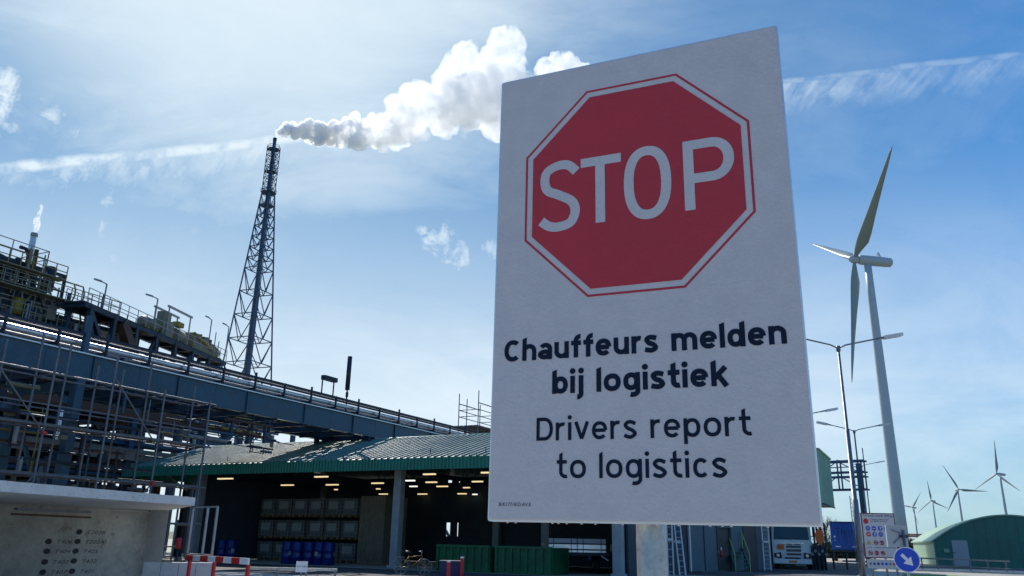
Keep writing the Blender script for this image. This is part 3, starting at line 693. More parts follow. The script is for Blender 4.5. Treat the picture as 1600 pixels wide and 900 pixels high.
# blue drums
def drum():
    t = thing('plastic_drum', 'blue plastic drum', 'drum', (0, 0, 0), 0, 'blue drums in front of the totes')
    mb = MB(); mb.lathe([(.27, 0), (.3, .03), (.3, .28), (.315, .3), (.3, .32), (.3, .58), (.315, .6), (.3, .62), (.3, .84), (.26, .9), (.26, .93)], n=20); part('shell', mb, M['drum'], t)
    mb = MB(); mb.tube((.14, 0, .93), (.14, 0, .96), .04); part('bung', mb, M['black'], t)
    mb = MB(); mb.add([V(-.305 * math.cos(R_(-60 + i * 8)), -.305 * math.sin(R_(-60 + i * 8)), z) for z in (.36, .54) for i in range(5)], [(i, i + 1, i + 6, i + 5) for i in range(4)]); part('sticker', mb, M['label'], t)
    return t
d0 = drum()
for i, y in enumerate([33.5, 32.75, 32.0, 31.25, 30.55, 39.6, 38.8]):
    o = d0 if i == 0 else copy_tree(d0); o.location = G(37.6 + random.uniform(-.1, .1) if i < 5 else 38.4, y, 0.0); o.rotation_euler.z = random.uniform(0, 6.3); o.scale = (1.15, 1.15, 1.32)
    o['label'] = ('blue plastic drum, %s from the left in the row before the totes' % ['first', 'second', 'third', 'fourth', 'fifth'][i]) if i < 5 else ['blue plastic drum beside the left shed column, the farther left one', 'blue plastic drum right of the left shed column'][i - 5]
# green corrugated waste bins
def wbin(y0, y1, x, lab, zh=1.22):
    t = thing('waste_container', lab, 'container', G(x, y1), GR, 'green steel waste containers')
    L = y0 - y1
    mb = MB()
    for (c, d) in (((0, L / 2, zh / 2), (.05, L, zh)), ((2, L / 2, zh / 2), (.05, L, zh)), ((1, 0, zh / 2), (2, .05, zh)), ((1, L, zh / 2), (2, .05, zh)), ((1, L / 2, .1), (2, L, .1))): mb.box(c, d)
    bd = part('body', mb, M['binr'], t)
    for i in range(int(L / .42) + 1):
        yy = .1 + i * (L - .2) / int(L / .42); piece('rib', t, (-.07, yy, .1), (-.07, yy, zh - .05), .13, .1, M['binr'])
    piece('top_rail', t, (-.05, 0, zh), (-.05, L, zh), .14, .12, M['binr'])
wbin(22.7, 19.6, 36.6, 'green ribbed steel waste container right of the parked bicycle')
wbin(19.3, 16.2, 36.6, 'green ribbed steel waste container just left of the flatbed load')
# flatbed with silver panels
def flatbed():
    p = at(902, 860, 42.0); base = V(p.x, p.y, 0); rz = R_(-4)
    t = thing('flatbed_trailer', 'dark flatbed trailer seen end-on under the shed roof', 'trailer', base, rz)
    mb = MB(); mb.box((0, 2.0, .95), (3.2, 4, .14)); mb.box((-.6, 2, .78), (.14, 4, .24)); mb.box((.6, 2, .78), (.14, 4, .24)); part('bed', mb, M['dark'], t)
    for s in (-1, 1):
        for y in (1.0, 2.3):
            mb = MB(); mb.tube((s * 1.0 - .16, y, .42), (s * 1.0 + .16, y, .42), .42, n=20); w = part('wheel', mb, M['rubber'], t)
            mb = MB(); mb.tube((s * 1.0 - .17, y, .42), (s * 1.0 + .17, y, .42), .2, n=16); part('rim', mb, M['rail'], w)
        mb = MB(); mb.beam((s * 1.2, -.03, .88), (s * 1.55, -.03, .66), .2, .05); part('support_bracket', mb, M['lampw'], t)
        mb = MB(); mb.box((s * 1.72, .05, 1.28), (.12, .08, .34)); part('marker_board', mb, M['gold'], t)
    s_ = thing('panel_stack', 'stack of silver metal panels strapped in two bundles on the flatbed', 'panel stack', V(p.x, p.y, 1.025), rz)
    z = .0
    for j, (h, m) in enumerate(((.10, 'silver'), (.06, 'dblue'), (.22, 'silver'), (.06, 'dark'), (.1, 'signback'), (.12, 'signback'))):
        for s in (-1, 1):
            mb = MB(); mb.box((s * .73, 1.8, z + h / 2), (1.42, 3.6, h * .94)); part('panel', mb, M[m], s_)
        z += h
    for x in (-1.2, -.3, .3, 1.2):
        mb = MB(); mb.box((x, -.012, z / 2), (.03, .02, z)); part('strap', mb, M['dark'], s_)
flatbed()
# bicycle leaning by the column
def bicycle():
    p = at(645, 888, 37.2); t = thing('bicycle', 'gold framed bicycle parked beside the middle shed column', 'bicycle', V(p.x, p.y, 0), R_(-8))
    def L(x, z): return V(x, 0, z)
    for x in (-.54, .54):
        mb = MB(); mb.path([V(x + .33 * math.cos(R_(k * 15)), 0, .35 + .33 * math.sin(R_(k * 15))) for k in range(25)], .02, 6, False); w = part('wheel', mb, M['lamp'], t)
        for k in range(8):
            piece('spoke', w, (x, 0, .35), (x + .32 * math.cos(R_(k * 45)), 0, .35 + .32 * math.sin(R_(k * 45))), .006, .006, M['silver'])
    mb = MB()
    for a, b in (((-.12, .3), (-.22, .85)), ((-.12, .3), (.38, .72)), ((-.2, .75), (.36, .84)), ((-.12, .3), (-.54, .35)), ((-.2, .78), (-.54, .35)), ((.36, .86), (.54, .35))): mb.path([L(*a), L(*b)], .022, 8)
    part('frame', mb, M['gold'], t)
    mb = MB(); mb.path([V(.30, -.26, 1.02), V(.38, -.1, 1.04), V(.38, .1, 1.04), V(.30, .26, 1.02)], .014, 6); mb.path([L(.36, .84), L(.38, 1.04)], .014, 6); part('handlebar', mb, M['silver'], t)
    mb = MB(); mb.path([V(-.36, 0, .95), V(-.24, 0, .97), V(-.1, 0, .95)], [.09, .06, .03], 8); mb.path([L(-.21, .85), L(-.24, .95)], .014, 6); part('saddle', mb, M['black'], t)
    mb = MB(); mb.box((-.56, 0, .74), (.36, .14, .02)); part('luggage_rack', mb, M['black'], t)
bicycle()
# red barrier post pair and blue crate by the containers
def red_post(px, py, D, h, lab):
    p = at(px, py, D); t = thing('barrier_post', lab, 'barrier post', V(p.x, p.y, 0), 0, 'red posts before the green containers')
    mb = MB(); mb.box((0, 0, h / 2 + .05), (.14, .14, h)); part('post', mb, M['red'], t); mb = MB(); mb.box((0, 0, .04), (.9, .4, .08)); part('foot', mb, M['red'], t)
    mb = MB(); mb.box((0, 0, h + .08), (.15, .15, .06)); part('cap', mb, M['bwhite'], t)
red_post(701, 885, 34, .62, 'red barrier post with white cap before the green containers')
red_post(722, 880, 35.2, .75, 'thinner red barrier post right of the white-capped one')
p = at(690, 880, 35.6); t = thing('plastic_bin', 'dark blue plastic bin behind the red barrier posts', 'bin', V(p.x + .4, p.y, 0), 0)
mb = MB(); mb.prism([(-.4, 0), (.4, 0), (.46, .62), (-.46, .62)], (0, 1.0, 0), (0, 0, 0), (1, 0, 0), (0, 0, 1)); part('tub', mb, M['tblued'], t)
mb = MB(); mb.box((0, .5, .65), (1.0, 1.1, .06)); part('lid', mb, M['dblue'], t)

# ================================================================== CANOPY BUILDING (right of the shed)
def canopy():
    t = thing('gatehouse_canopy', 'tall loading bay with pale green clad canopy over the parked truck', 'building', (0, 0, 0), GR)
    x0, x1, y0, y1, zt, zb = 56.7, 64.2, 5.85, 17.5, 7.65, 4.2
    mb = MB(); mb.box(((x0 + x1) / 2, (y0 + y1) / 2, (zt + zb) / 2), (x1 - x0, y1 - y0, zt - zb)); part('canopy_cladding', mb, M['greenc'], t)
    for i in range(16): piece('cladding_rib', t, (x0 + .2 + i * .47, y0 - .02, zb + .01), (x0 + .2 + i * .47, y0 - .02, zt - .01), .05, .04, M['greenc'])
    for i in range(24): piece('cladding_rib', t, (x0 - .02, y0 + .2 + i * .48, zb + .01), (x0 - .02, y0 + .2 + i * .48, zt - .01), .05, .04, M['greenc'])
    mb = MB(); mb.box((72.2, 13.6, 6.1), (15.8, 7.4, 3.0)); part('added_sun_block', mb, M['greenc'], t)  # unseen block added to keep sun off the ground under the canopy
    mb = MB(); mb.box((80.2, 13.6, 2.4), (.2, 7.4, 4.6)); part('added_sun_block_wall', mb, M['wall'], t)  # end wall of the added sun block
    piece('roof_trim', t, (x0 - .04, y0 - .05, zt + .04), (x0 - .04, y1, zt + .04), .12, .1, M['hutl']); piece('roof_trim', t, (x0 - .1, y0 - .05, zt + .04), (x1, y0 - .05, zt + .04), .12, .1, M['hutl'])
    piece('soffit_trim', t, (x0, y0 - .03, zb - .03), (x1, y0 - .03, zb - .03), .08, .06, M['dark'])
    # rear office wall
    mb = MB()
    mb.box((x1 + .4, 13.2, zb / 2 + .1), (.2, 8.6, zb)); part('rear_wall', mb, M['wall'], t)
    for y in (10.7, 12.3, 14.0, 15.6): piece('wall_panel', t, (x1 + .26, y - .75, 2.1), (x1 + .26, y + .75, 2.1), .05, 4.0, M['wall'])
    for y in (16.9,): piece('canopy_column', t, (x0 + .5, y, 0), (x0 + .5, y, zb), .24, .24, M['steelp'])
    piece('canopy_column', t, (x0 + .3, 14.15, 0), (x0 + .3, 14.15, zb), .16, .16, M['lampw'])
canopy()
def wallobj(px, py, D): p = at(px, py, D); return V(p.x, p.y, 0)
# near grey office wall, door, stairs seen under the sign
def office():
    a = wallobj(1078, 880, 48.5); b = wallobj(1206, 880, 53.5); u = (b - a).normalized(); rz = math.atan2(u.y, u.x); L = (b - a).length
    t = thing('office_block', 'blue-grey panelled office wall under the canopy with a dark doorway', 'building', a, rz)
    ds, de = L * .33, L * .50
    mb = MB(); mb.box((ds / 2, .1, 2.1), (ds, .2, 4.2)); mb.box(((de + L) / 2, .1, 2.1), (L - de, .2, 4.2)); mb.box(((ds + de) / 2, .1, 3.35), (de - ds, .198, 1.7)); part('wall', mb, M['wall'], t)
    mb = MB(); mb.box(((ds + de) / 2, .16, 1.25), (de - ds - .02, .06, 2.5)); d = part('door', mb, M['door'], t); mb = MB(); mb.box((ds + .12, .1, 1.1), (.04, .06, .16)); part('handle', mb, M['silver'], d)
    for x in (.02, ds * .52, ds * .98): piece('joint_strip', t, (x, -.02, .0), (x, -.02, 4.15), .05, .05, M['dblue'])
    mb = MB(); mb.box((-.05, -.08, 2.0), (.12, .12, 4.0)); part('corner_post', mb, M['lampw'], t)
    mb = MB(); mb.box((L * .73, -.02, 2.0), (L * .17, .06, 4.0)); part('recess_shade_panel', mb, M['door'], t)  # flat dark panel on the wall face, painted as a recess in shade
    ex = thing('fire_extinguisher', 'red fire extinguisher hanging left of the dark doorway', 'extinguisher', a + u * (ds + .1) + V(0, 0, .75), rz)
    mb = MB(); mb.tube((0, -.16, 0), (0, -.16, .42), .07, n=14); part('cylinder', mb, M['red'], ex); mb = MB(); mb.tube((0, -.16, .42), (0, -.16, .6), .05, .04, 10); part('head', mb, M['bwhite'], ex)
office()
def stairs(px0, px1, D, h, n, name, lab, rm, tm):
    a = wallobj(px0, 880, D); b = wallobj(px1, 880, D); w = (b - a).length
    t = thing(name, lab, 'stairs', a, math.atan2((b - a).y, (b - a).x))
    for i in range(n):
        piece('tread', t, (.05, i * .24 + .12, (i + 1) * h / n), (w - .05, i * .24 + .12, (i + 1) * h / n), .26, .05, tm, (0, 0, 1))
    for x in (.02, w - .02):
        piece('stringer', t, (x, 0, .05), (x, n * .24, h), .05, .22, tm)
        piece('handrail', t, (x, -.05, 1.0), (x, n * .24, h + 1.0), .055, .055, rm); piece('baluster', t, (x, -.05, 0), (x, -.05, 1.02), .055, .055, rm)
        for q in (.35, .7, 1.0): piece('baluster', t, (x, n * .24 * q, h * q), (x, n * .24 * q, h * q + 1), .045, .045, rm)
stairs(1148, 1172, 50.2, 3.3, 15, 'metal_staircase', 'teal metal staircase with yellow-green handrails left of the truck', M['hyel'], M['tread'])
def ladder_frame(px0, px1, D, h, n, lab, lean=0.0):
    a = wallobj(px0, 880, D); b = wallobj(px1, 880, D); w = (b - a).length
    t = thing('access_ladder', lab, 'ladder', a, math.atan2((b - a).y, (b - a).x), 'steel access ladders under the canopy')
    for x in (0, w): piece('stile', t, (x, lean, 0), (x, 0, h), .07, .07, M['lampw'])
    for i in range(n): q = (i + .5) / n; piece('rung', t, (0, lean * (1 - q), h * q), (w, lean * (1 - q), h * q), .04, .04, M['rail'])
    piece('platform', t, (-.02, 0, h * .48), (w + .02, 0, h * .48), .3, .12, M['lampw'])
ladder_frame(1043.5, 1052, 42, 3.6, 10, 'pale steel ladder right beside the stop sign post')
ladder_frame(1054, 1063, 43.5, 3.4, 12, 'second ladder from the post, with closely spaced rungs', -1.2)
ladder_frame(1194, 1204, 52.6, 3.6, 14, 'dull steel ladder against the bay just left of the truck')

# ================================================================== TRUCK
def truck():
    p = at(1240, 885, 56.0); rz = R_(-20)
    t = thing('parked_truck', 'white cab-over truck with an orange hazard plate parked facing the camera', 'truck', V(p.x, p.y, 0), rz)
    # local: X right as seen from the front, -Y toward the viewer
    W2 = 1.27
    sec = [(0, .42), (-.06, 1.0), (0.0, 1.85), (.30, 3.05), (.55, 3.45), (2.1, 3.55), (2.1, .55), (.9, .55)]
    mb = MB(); mb.prism([(y, z) for y, z in sec], (2 * W2, 0, 0), (-W2, 0, 0), (0, 1, 0), (0, 0, 1)); cab = part('cab', mb, M['truck'], t)
    bv = cab.modifiers.new('bevel', 'BEVEL'); bv.width = .09; bv.segments = 3
    def fy(z): return 0.0 - .02 if z < 1.85 else (z - 1.85) / 1.2 * .30
    mb = MB(); mb.add([(-1.14, fy(1.9) - .03, 1.9), (1.14, fy(1.9) - .03, 1.9), (1.05, fy(2.95) - .03, 2.95), (-1.05, fy(2.95) - .03, 2.95), (-1.14, .1, 1.9), (1.14, .1, 1.9), (1.05, .4, 2.95), (-1.05, .4, 2.95)], [(0, 1, 2, 3), (0, 4, 5, 1), (1, 5, 6, 2), (2, 6, 7, 3), (3, 7, 4, 0)]); ws = part('windscreen', mb, M['glass'], t)
    for s in (-1, 1): piece('wiper', ws, (s * .15, fy(1.95) - .06, 1.95), (s * .85, fy(2.1) - .06, 2.02), .02, .02, M['black'])
    mb = MB(); mb.box((0, .1, 3.1), (2.3, .34, .12)); part('sun_visor', mb, M['glass'], t)
    for i in range(5): piece('grille_slat', t, (-.36, -.09, .95 + i * .125), (.56, -.09, .95 + i * .125), .04, .05, M['truck' if i % 2 else 'dark'])
    mb = MB(); mb.box((.1, -.055, 1.2), (.95, .05, .62)); part('grille', mb, M['lamp'], t)
    for x in (-.15, .35): mb = MB(); mb.box((x, -.085, 1.60), (.36, .03, .09)); part('badge_strip', mb, M['lamp'], t)
    mb = MB(); mb.box((0, -.085, 1.66), (1.5, .03, .05)); part('chrome_strip', mb, M['silver'], t)
    mb = MB(); mb.box((-.72, -.12, 1.42), (.42, .03, .32)); part('hazard_plate', mb, M['orange'], t)
    mb = MB(); mb.box((0, -.07, .5), (2.5, .32, .34)); bp = part('bumper', mb, M['truck'], t); bv = bp.modifiers.new('bevel', 'BEVEL'); bv.width = .06; bv.segments = 2
    mb = MB(); mb.box((0, -.24, .5), (.52, .02, .12)); part('number_plate', mb, M['orange'], t)
    mb = MB(); mb.box((0, -.22, .72), (1.0, .04, .10)); part('lower_intake', mb, M['black'], t)
    for s in (-1, 1):
        mb = MB(); mb.prism([(-.24, -.2), (.24, -.12), (.24, .12), (-.2, .2)] if s > 0 else [(-.24, -.12), (.24, -.2), (.2, .2), (-.24, .12)], (0, .06, 0), (s * .93, -.17, .88), (1, 0, 0), (0, 0, 1)); h = part('headlight', mb, M['black'], t)
        mb = MB(); mb.tube((s * .93, -.19, .88), (s * .93, -.15, .88), .1, n=14); part('lens', mb, M['hlight'], h)
        mb = MB(); mb.box((s * 1.46, .0, 2.45), (.2, .16, .75)); mr = part('mirror', mb, M['truck' if s > 0 else 'black'], t); bv = mr.modifiers.new('bevel', 'BEVEL'); bv.width = .04
        mb = MB(); mb.beam((s * 1.24, .2, 2.8), (s * 1.46, .05, 2.75), .05); mb.beam((s * 1.24, .2, 2.1), (s * 1.46, .05, 2.15), .05); part('mirror_arm', mb, M['black'], mr)
        mb = MB(); mb.tube((s * 1.22, 1.0, .5), (s * .9, 1.0, .5), .5, n=24); w = part('wheel', mb, M['rubber'], t); mb = MB(); mb.tube((s * 1.225, 1.0, .5), (s * .95, 1.0, .5), .27, n=18); part('rim', mb, M['silver'], w)
        mb = MB(); mb.box((s * 1.2, .6, 1.35), (.05, .2, 1.3)); part('side_deflector', mb, M['dark'], t)
    mb = MB(); mb.box((0, 6.5, 2.1), (2.5, 8.0, 3.0)); part('cargo_body', mb, M['dark'], t)
    mb = MB(); mb.box((0, 6.0, .55), (1.0, 9.0, .3)); part('chassis', mb, M['dark'], t)
    for s in (-1, 1):
        mb = MB(); mb.tube((s * 1.22, 8.5, .5), (s * .8, 8.5, .5), .5, n=20); part('wheel', mb, M['rubber'], t)
truck()
# orange box on a pipe manifold to the right of the truck
def manifold():
    p = at(1283, 880, 55.0); t = thing('hose_station', 'orange box on dark pipes and valves right of the truck', 'hose station', V(p.x, p.y, 0), R_(-20))
    mb = MB(); mb.prism([(-.22, 0), (.1, -.3), (.28, .1), (.25, .62), (-.05, .75), (-.25, .4)], (0, .3, 0), (0.02, 0, 1.85), (1, 0, 0), (0, 0, 1)); part('orange_box', mb, M['orange'], t)
    for i, x in enumerate((-.42, -.22, 0.05, .3)): mb = MB(); mb.path([(x, .1, 0), (x, .1, 1.2 + .3 * (i % 3)), (x + .15, .15, 1.5 + .3 * (i % 3)), (x + .1, .2, 3.0)], .06, 8); part('pipe', mb, M['dark'], t)
    mb = MB(); mb.box((-.1, .35, .8), (.9, .3, 1.5)); part('cabinet', mb, M['door'], t)
    for i in range(5): mb = MB(); mb.tube((-.5 + i * .22, 0, 1.0 + .2 * (i % 2)), (-.5 + i * .22, .1, 1.0 + .2 * (i % 2)), .1, n=10); part('valve_wheel', mb, M['lamp'], t)
manifold()
# steel truss bridge from the canopy to the ladder mast
def gantry():
    p0 = at(1281, 722, 66); p1 = at(1345, 722, 64); u = V(p1.x - p0.x, p1.y - p0.y, 0); L = u.length; rz = math.atan2(u.y, u.x)
    zt = p0.z; zb = at(1283, 765.5, 66).z; zm = at(1283, 742, 66).z
    t = thing('pipe_truss', 'dark two-storey steel truss linking the green canopy to the ladder mast', 'truss', V(p0.x, p0.y, 0), rz)
    for y in (0, .9):
        for z, w in ((zt, .15), (zm + .16, .12), (zm - .2, .12), (zb, .13)): piece('chord', t, (-.3, y, z), (L + .2, y, z), .12, w, M['navy'])
        for x in (L * .42, L): piece('upright', t, (x, y, zb), (x, y, zt), .1, .1, M['navy'])
        for a, b in () if y else (((L * .42, zt), (-.1, zm)), ((L * .42, zt), (L, zm)), ((L * .42, zm - .1), (-.1, zb)), ((L * .42, zm - .1), (L, zb))): piece('brace', t, (a[0], y, a[1]), (b[0], y, b[1]), .07, .07, M['navy'])
    for x in (0, L * .42, L):
        for z in (zt, zb): piece('cross_beam', t, (x, 0, z), (x, .9, z), .1, .1, M['navy'])
    for y, z in ((.4, zt - .45), (.8, zt - .8)): rod('pipe', t, (-.3, y, z), (L, y, z), .04, M['navy'])
    q = at(1346, 765, 64.3)
    m_ = thing('ladder_mast', 'dark steel mast with ladder rungs standing at the truss end', 'mast', V(q.x, q.y, 0), rz)
    H_ = at(1341, 724, 64.3).z
    piece('mast_column', m_, (0.0, 0, 0), (0.0, 0, H_), .42, .36, M['navy'])
    for x in (-.95, -.55): piece('stile', m_, (x, 0, 0), (x, 0, H_ - 2.5), .05, .05, M['rail'])
    for i in range(16): piece('rung', m_, (-.95, 0, .3 + i * .32), (-.55, 0, .3 + i * .32), .035, .035, M['rail'])
    rod('whip_pipe', m_, (.42, 0, 0), (.42, 0, H_ + 1.2), .04, M['navy'])
gantry()

# ================================================================== PIPE BRIDGE  (G frame)
def bridge():
    t = thing('pipe_bridge', 'long blue girder pipe bridge with silver pipes running low over the shed roof', 'pipe bridge', (0, 0, 0), GR); t.scale = (.76, .76, .76); t.location.z = .396
    xa, xb_ = 8.0, 100.0; yn, yf = 41.6, 47.2
    for y in (yn, yf):
        for i in range(16):
            x = xa + i * 6; piece('girder_segment', t, (x + .01, y, 10.45), (x + 5.99, y, 10.45), .06, 1.45, M['blue'])
            [piece('web_stiffener', t, (x + q, y, 9.75), (x + q, y, 11.15), .26, .06, M['blue']) for q in (2.9,)]
        piece('top_flange', t, (xa, y, 11.2), (xb_, y, 11.2), .42, .07, M['silver']); piece('bottom_flange', t, (xa, y, 9.7), (xb_, y, 9.7), .42, .07, M['blue'])
    for i in range(31): x = xa + i * 3; piece('floor_beam', t, (x, yn, 9.72), (x, yf, 9.72), .2, .36, M['dblue'])
    for i in range(8):
        y = yn + .55 + i * .62; r = (.1, .16, .08, .22, .12, .09, .18, .11)[i]
        rod('floor_pipe', t, (xa, y, 9.95 + r), (xb_, y, 9.95 + r), r, M[('dark', 'dblue', 'rust', 'dark', 'rail', 'dark', 'dblue', 'dark')[i]], 8)
    piece('walkway', t, (xa, yf - 1.0, 10.2), (xb_, yf - 1.0, 10.2), 1.3, .05, M['skyg'])
    # silver insulated pipes on top
    rod('insulated_pipe', t, (xa, yn + .55, 11.86), (xb_, yn + .55, 11.86), .19, M['silver'], 14)
    rod('insulated_pipe', t, (xa, yn + 1.4, 11.72), (xb_, yn + 1.4, 11.72), .13, M['rail'], 10)
    rod('insulated_pipe', t, (xa, yn + 2.1, 11.75), (xb_, yn + 2.1, 11.75), .16, M['dark'], 10)
    for i in range(31):
        x = xa + .6 + i * 3
        piece('pipe_support', t, (x, yn + .05, 11.24), (x, yn + .05, 12.30 + (.35 if i % 2 else .1)), .11, .13, M['dark'])
        piece('pipe_support', t, (x, yn + 2.6, 11.24), (x, yn + 2.6, 12.30), .12, .12, M['dark'])
        piece('pipe_cradle', t, (x, yn + .05, 11.5), (x, yn + 2.6, 11.5), .12, .14, M['dark'])
    for y, z, w in ((yn + .0, 12.30, .2), (yn + 2.6, 12.28, .2)): piece('cable_tray', t, (xa, y + .12, z), (xb_, y + .12, z), .3, .16, M['dark'])
    rod('insulated_pipe', t, (xa, yn + 1.2, 12.36), (xb_, yn + 1.2, 12.36), .09, M['dark'], 8)
    # piers
    for x in (55.2,):
        for y in (yn, yf): piece('saddle_post', t, (x, y, 9.1), (x, y, 9.66), .34, .34, M['dark']); piece('saddle_foot', t, (x, y, 9.0), (x, y, 9.12), .8, .8, M['dark'])
    for x in (14.6, 28.2, 70, 86):
        for y in (yn, yf):
            piece('pier_column', t, (x, y, -.5), (x, y, 9.66), .55, .5, M['blue']); 
            piece('pier_column', t, (x, y + .001, 11.25), (x, y + .001, 13.4 if x < 40 else 11.4), .3, .3, M['blue'])
        piece('pier_cap', t, (x, yn - .3, 9.4), (x, yf + .3, 9.4), .42, .5, M['blue'])
        if x > 60 or x < 40: piece('pier_brace', t, (x, yn, 1), (x, yf, 8.8), .2, .2, M['blue'])
        piece('footing', t, (x, yn, -.2), (x, yf, -.2), 1.0, .66, M['conc'])
    piece('equipment_box', t, (48.6, yn - .1, 13.6), (50.2, yn - .1, 13.6), .4, .35, M['dark']); piece('box_leg', t, (48.7, yn, 12.2), (48.7, yn, 13.5), .08, .08, M['dark']); piece('box_leg', t, (50.1, yn, 12.2), (50.1, yn, 13.5), .08, .08, M['dark'])
    # orange/yellow banner strip and under-bridge odds
    for i in range(9): piece('hazard_strip', t, (37 + i * .62, yf - 5.8, 8.35 - .0), (37.55 + i * .62, yf - 5.8, 8.35), .06, .18, M['yel' if i % 2 else 'rust'])
bridge()
def pole_on(px, y0, y1, D, w, lab):
    a = at(px, y1, D); b = at(px + (y1 - y0) * .02, y0, D)
    t = thing('antenna_mast', lab, 'mast', a, 0); h = b.z - a.z
    mb = MB(); mb.tube((0, 0, 0), (0, 0, h * .42), .05, n=8); part('thin_tube', mb, M['dark'], t)
    mb = MB(); mb.tube((0, 0, h * .30), (0, 0, h * .38), .09, n=8); mb.tube((0, 0, h * .42), (0, 0, h), w, n=10); part('thick_head', mb, M['dark'], t)
pole_on(539.5, 557, 648, 50.5, .15, 'single dark antenna mast sticking up from the middle of the pipe bridge')
# small scaffold tower on the far part of the bridge
def small_scaffold():
    x0, x1, x2, y0, y1, z0 = 73.5, 78.2, 82.0, 41.2, 43.6, 12.8
    t = thing('scaffold_tower', 'small open scaffold tower standing on the far end of the pipe bridge', 'scaffold', (0, 0, 0), GR); t.scale = (.76, .76, .76); t.location.z = .396
    for (x, y, h) in ((x0, y0, 3.9), (x0, y1, 3.7), (75.2, y1, 3.4), (x1, y0, 2.3), (78.2, y1, 3.2), (x2, y0, 1.8), (x2, y1, 1.8)): rod('standard', t, (x, y, z0 - 1.4), (x, y, z0 + h), .055, M['lamp'], 8)
    for z in (z0 + .15, z0 + 1.2, z0 + 1.9):
        for y in (y0, y1): rod('ledger', t, (x0, y, z), (x1 if z > z0 + 1.5 else x2, y, z), .045, M['lamp'], 8)
        for x in (x0, x1): rod('transom', t, (x, y0, z), (x, y1, z), .045, M['lamp'], 8)
        if z < z0 + 1.5: rod('transom', t, (x2, y0, z), (x2, y1, z), .045, M['lamp'], 8)
    rod('ledger', t, (x0, y0, z0 + 2.6), (x1, y0, z0 + 2.6), .06, M['lamp'], 8); rod('ledger', t, (x0, y1, z0 + 2.6), (x1, y1, z0 + 2.6), .06, M['lamp'], 8)
    for i in range(5): piece('deck_board', t, (x0, y0 + .3 + i * .6, z0 + .22), (x2, y0 + .3 + i * .6, z0 + .22), .5, .06, M['board_wood'])
    for q in (0, .5): piece('ladder_stile', t, (78.6 + q, y0 - .1, z0 - 1.2), (78.6 + q, y0 - .1, z0 + 2.8), .06, .06, M['lamp'])
    for i in range(10): piece('ladder_rung', t, (78.6, y0 - .1, z0 - 1 + i * .38), (79.1, y0 - .1, z0 - 1 + i * .38), .04, .04, M['lamp'])
small_scaffold()

# ================================================================== FLARE TOWER
def flare():
    D = 200.0; base = at(408, 395, D); base.z = 0
    t = thing('flare_tower', 'tall tapering lattice flare tower with a steaming stack on top', 'tower', base, R_(25))
    def Z(py): return at(408, py, D).z
    z_top = at(430, 216, D).z; z_pl = at(427, 234, D).z; z_k = at(419, 305, D).z; z_b = at(385, 590, D).z
    rt, rb = 1.75, 6.3
    def rad(z): return rt if z >= z_k else rt + (rb - rt) * (z_k - z) / (z_k - z_b)
    LV = [z_pl - i * (z_pl - z_k) / 8 for i in range(9)]
    z = z_k; z_m = Z(421)
    while z > 1:
        z -= 3.1 if z > z_m + 1 else 6.45
        LV.append(max(z, 0))
    def corner(k, z): r = rad(z); return V(r * math.cos(R_(90 * k)), r * math.sin(R_(90 * k)), z)
    for k in range(4):
        th_ = .30
        piece('leg', t, corner(k, 0), corner(k, z_k), .36, .36, M['navy']); piece('leg', t, corner(k, z_k), corner(k, z_pl + .8), .2, .2, M['navy'])
        for i in range(len(LV) - 1):
            a, b = LV[i], LV[i + 1]; w = .13 if a > z_k - .1 else .23
            p0, p1 = corner(k, a), corner((k + 1) % 4, a); q0, q1 = corner(k, b), corner((k + 1) % 4, b)
            mid = (p0 + p1) / 2
            piece('ring_beam', t, p0, p1, w * .9, w * .9, M['navy'])
            piece('brace', t, p0, (q0 + q1) / 2 if i % 2 == 0 or a < z_k else q1, w * .8, w * .8, M['navy']); piece('brace', t, p1, (q0 + q1) / 2 if i % 2 == 0 or a < z_k else q0, w * .8, w * .8, M['navy'])
            if a < z_m - 1:
                pass
            if k < 2 and a < z_m: piece('inner_tie', t, mid, -V(mid.x, mid.y, -mid.z), .09, .09, M['navy'])
    mb = MB(); mb.path([(0, 0, 0), (0, 0, z_k), (0, 0, z_pl), (0, 0, z_pl + .01), (0, 0, z_top)], [.66, .62, .5, .48, .48], 16)
    st = part('flare_stack', mb, M['navy'], t)
    mb = MB(); mb.tube((0, 0, z_top - .9), (0, 0, z_top), .52, .52, 16); mb.tube((0, 0, z_top - 8), (0, 0, z_top - 7.5), .6, .6, 16); part('tip_collar', mb, M['dark'], st)
    for q in range(3): rod('riser_pipe', t, (.9 * math.cos(q * 2.1), .75 * math.sin(q * 2.1), 0), (.75 * math.cos(q * 2.1), .75 * math.sin(q * 2.1), z_pl), .1, M['navy'], 6)
    for (z, r) in ((LV[0], 1.7), (LV[8] + .6, 2.1), (Z(322), 1.9), (LV[4], 1.5)):
        mb = MB(); mb.lathe([(r, z), (r, z + .12)], n=8); pf = part('platform', mb, M['navy'], t)
        for k in range(8):
            a0 = R_(45 * k); a1 = R_(45 * k + 45)
            for hz in (.55, 1.1): piece('rail_bar', pf, (r * math.cos(a0), r * math.sin(a0), z + hz), (r * math.cos(a1), r * math.sin(a1), z + hz), .07, .07, M['navy'])
            piece('rail_post', pf, (r * math.cos(a0), r * math.sin(a0), z), (r * math.cos(a0), r * math.sin(a0), z + 1.1), .07, .07, M['navy'])
flare()

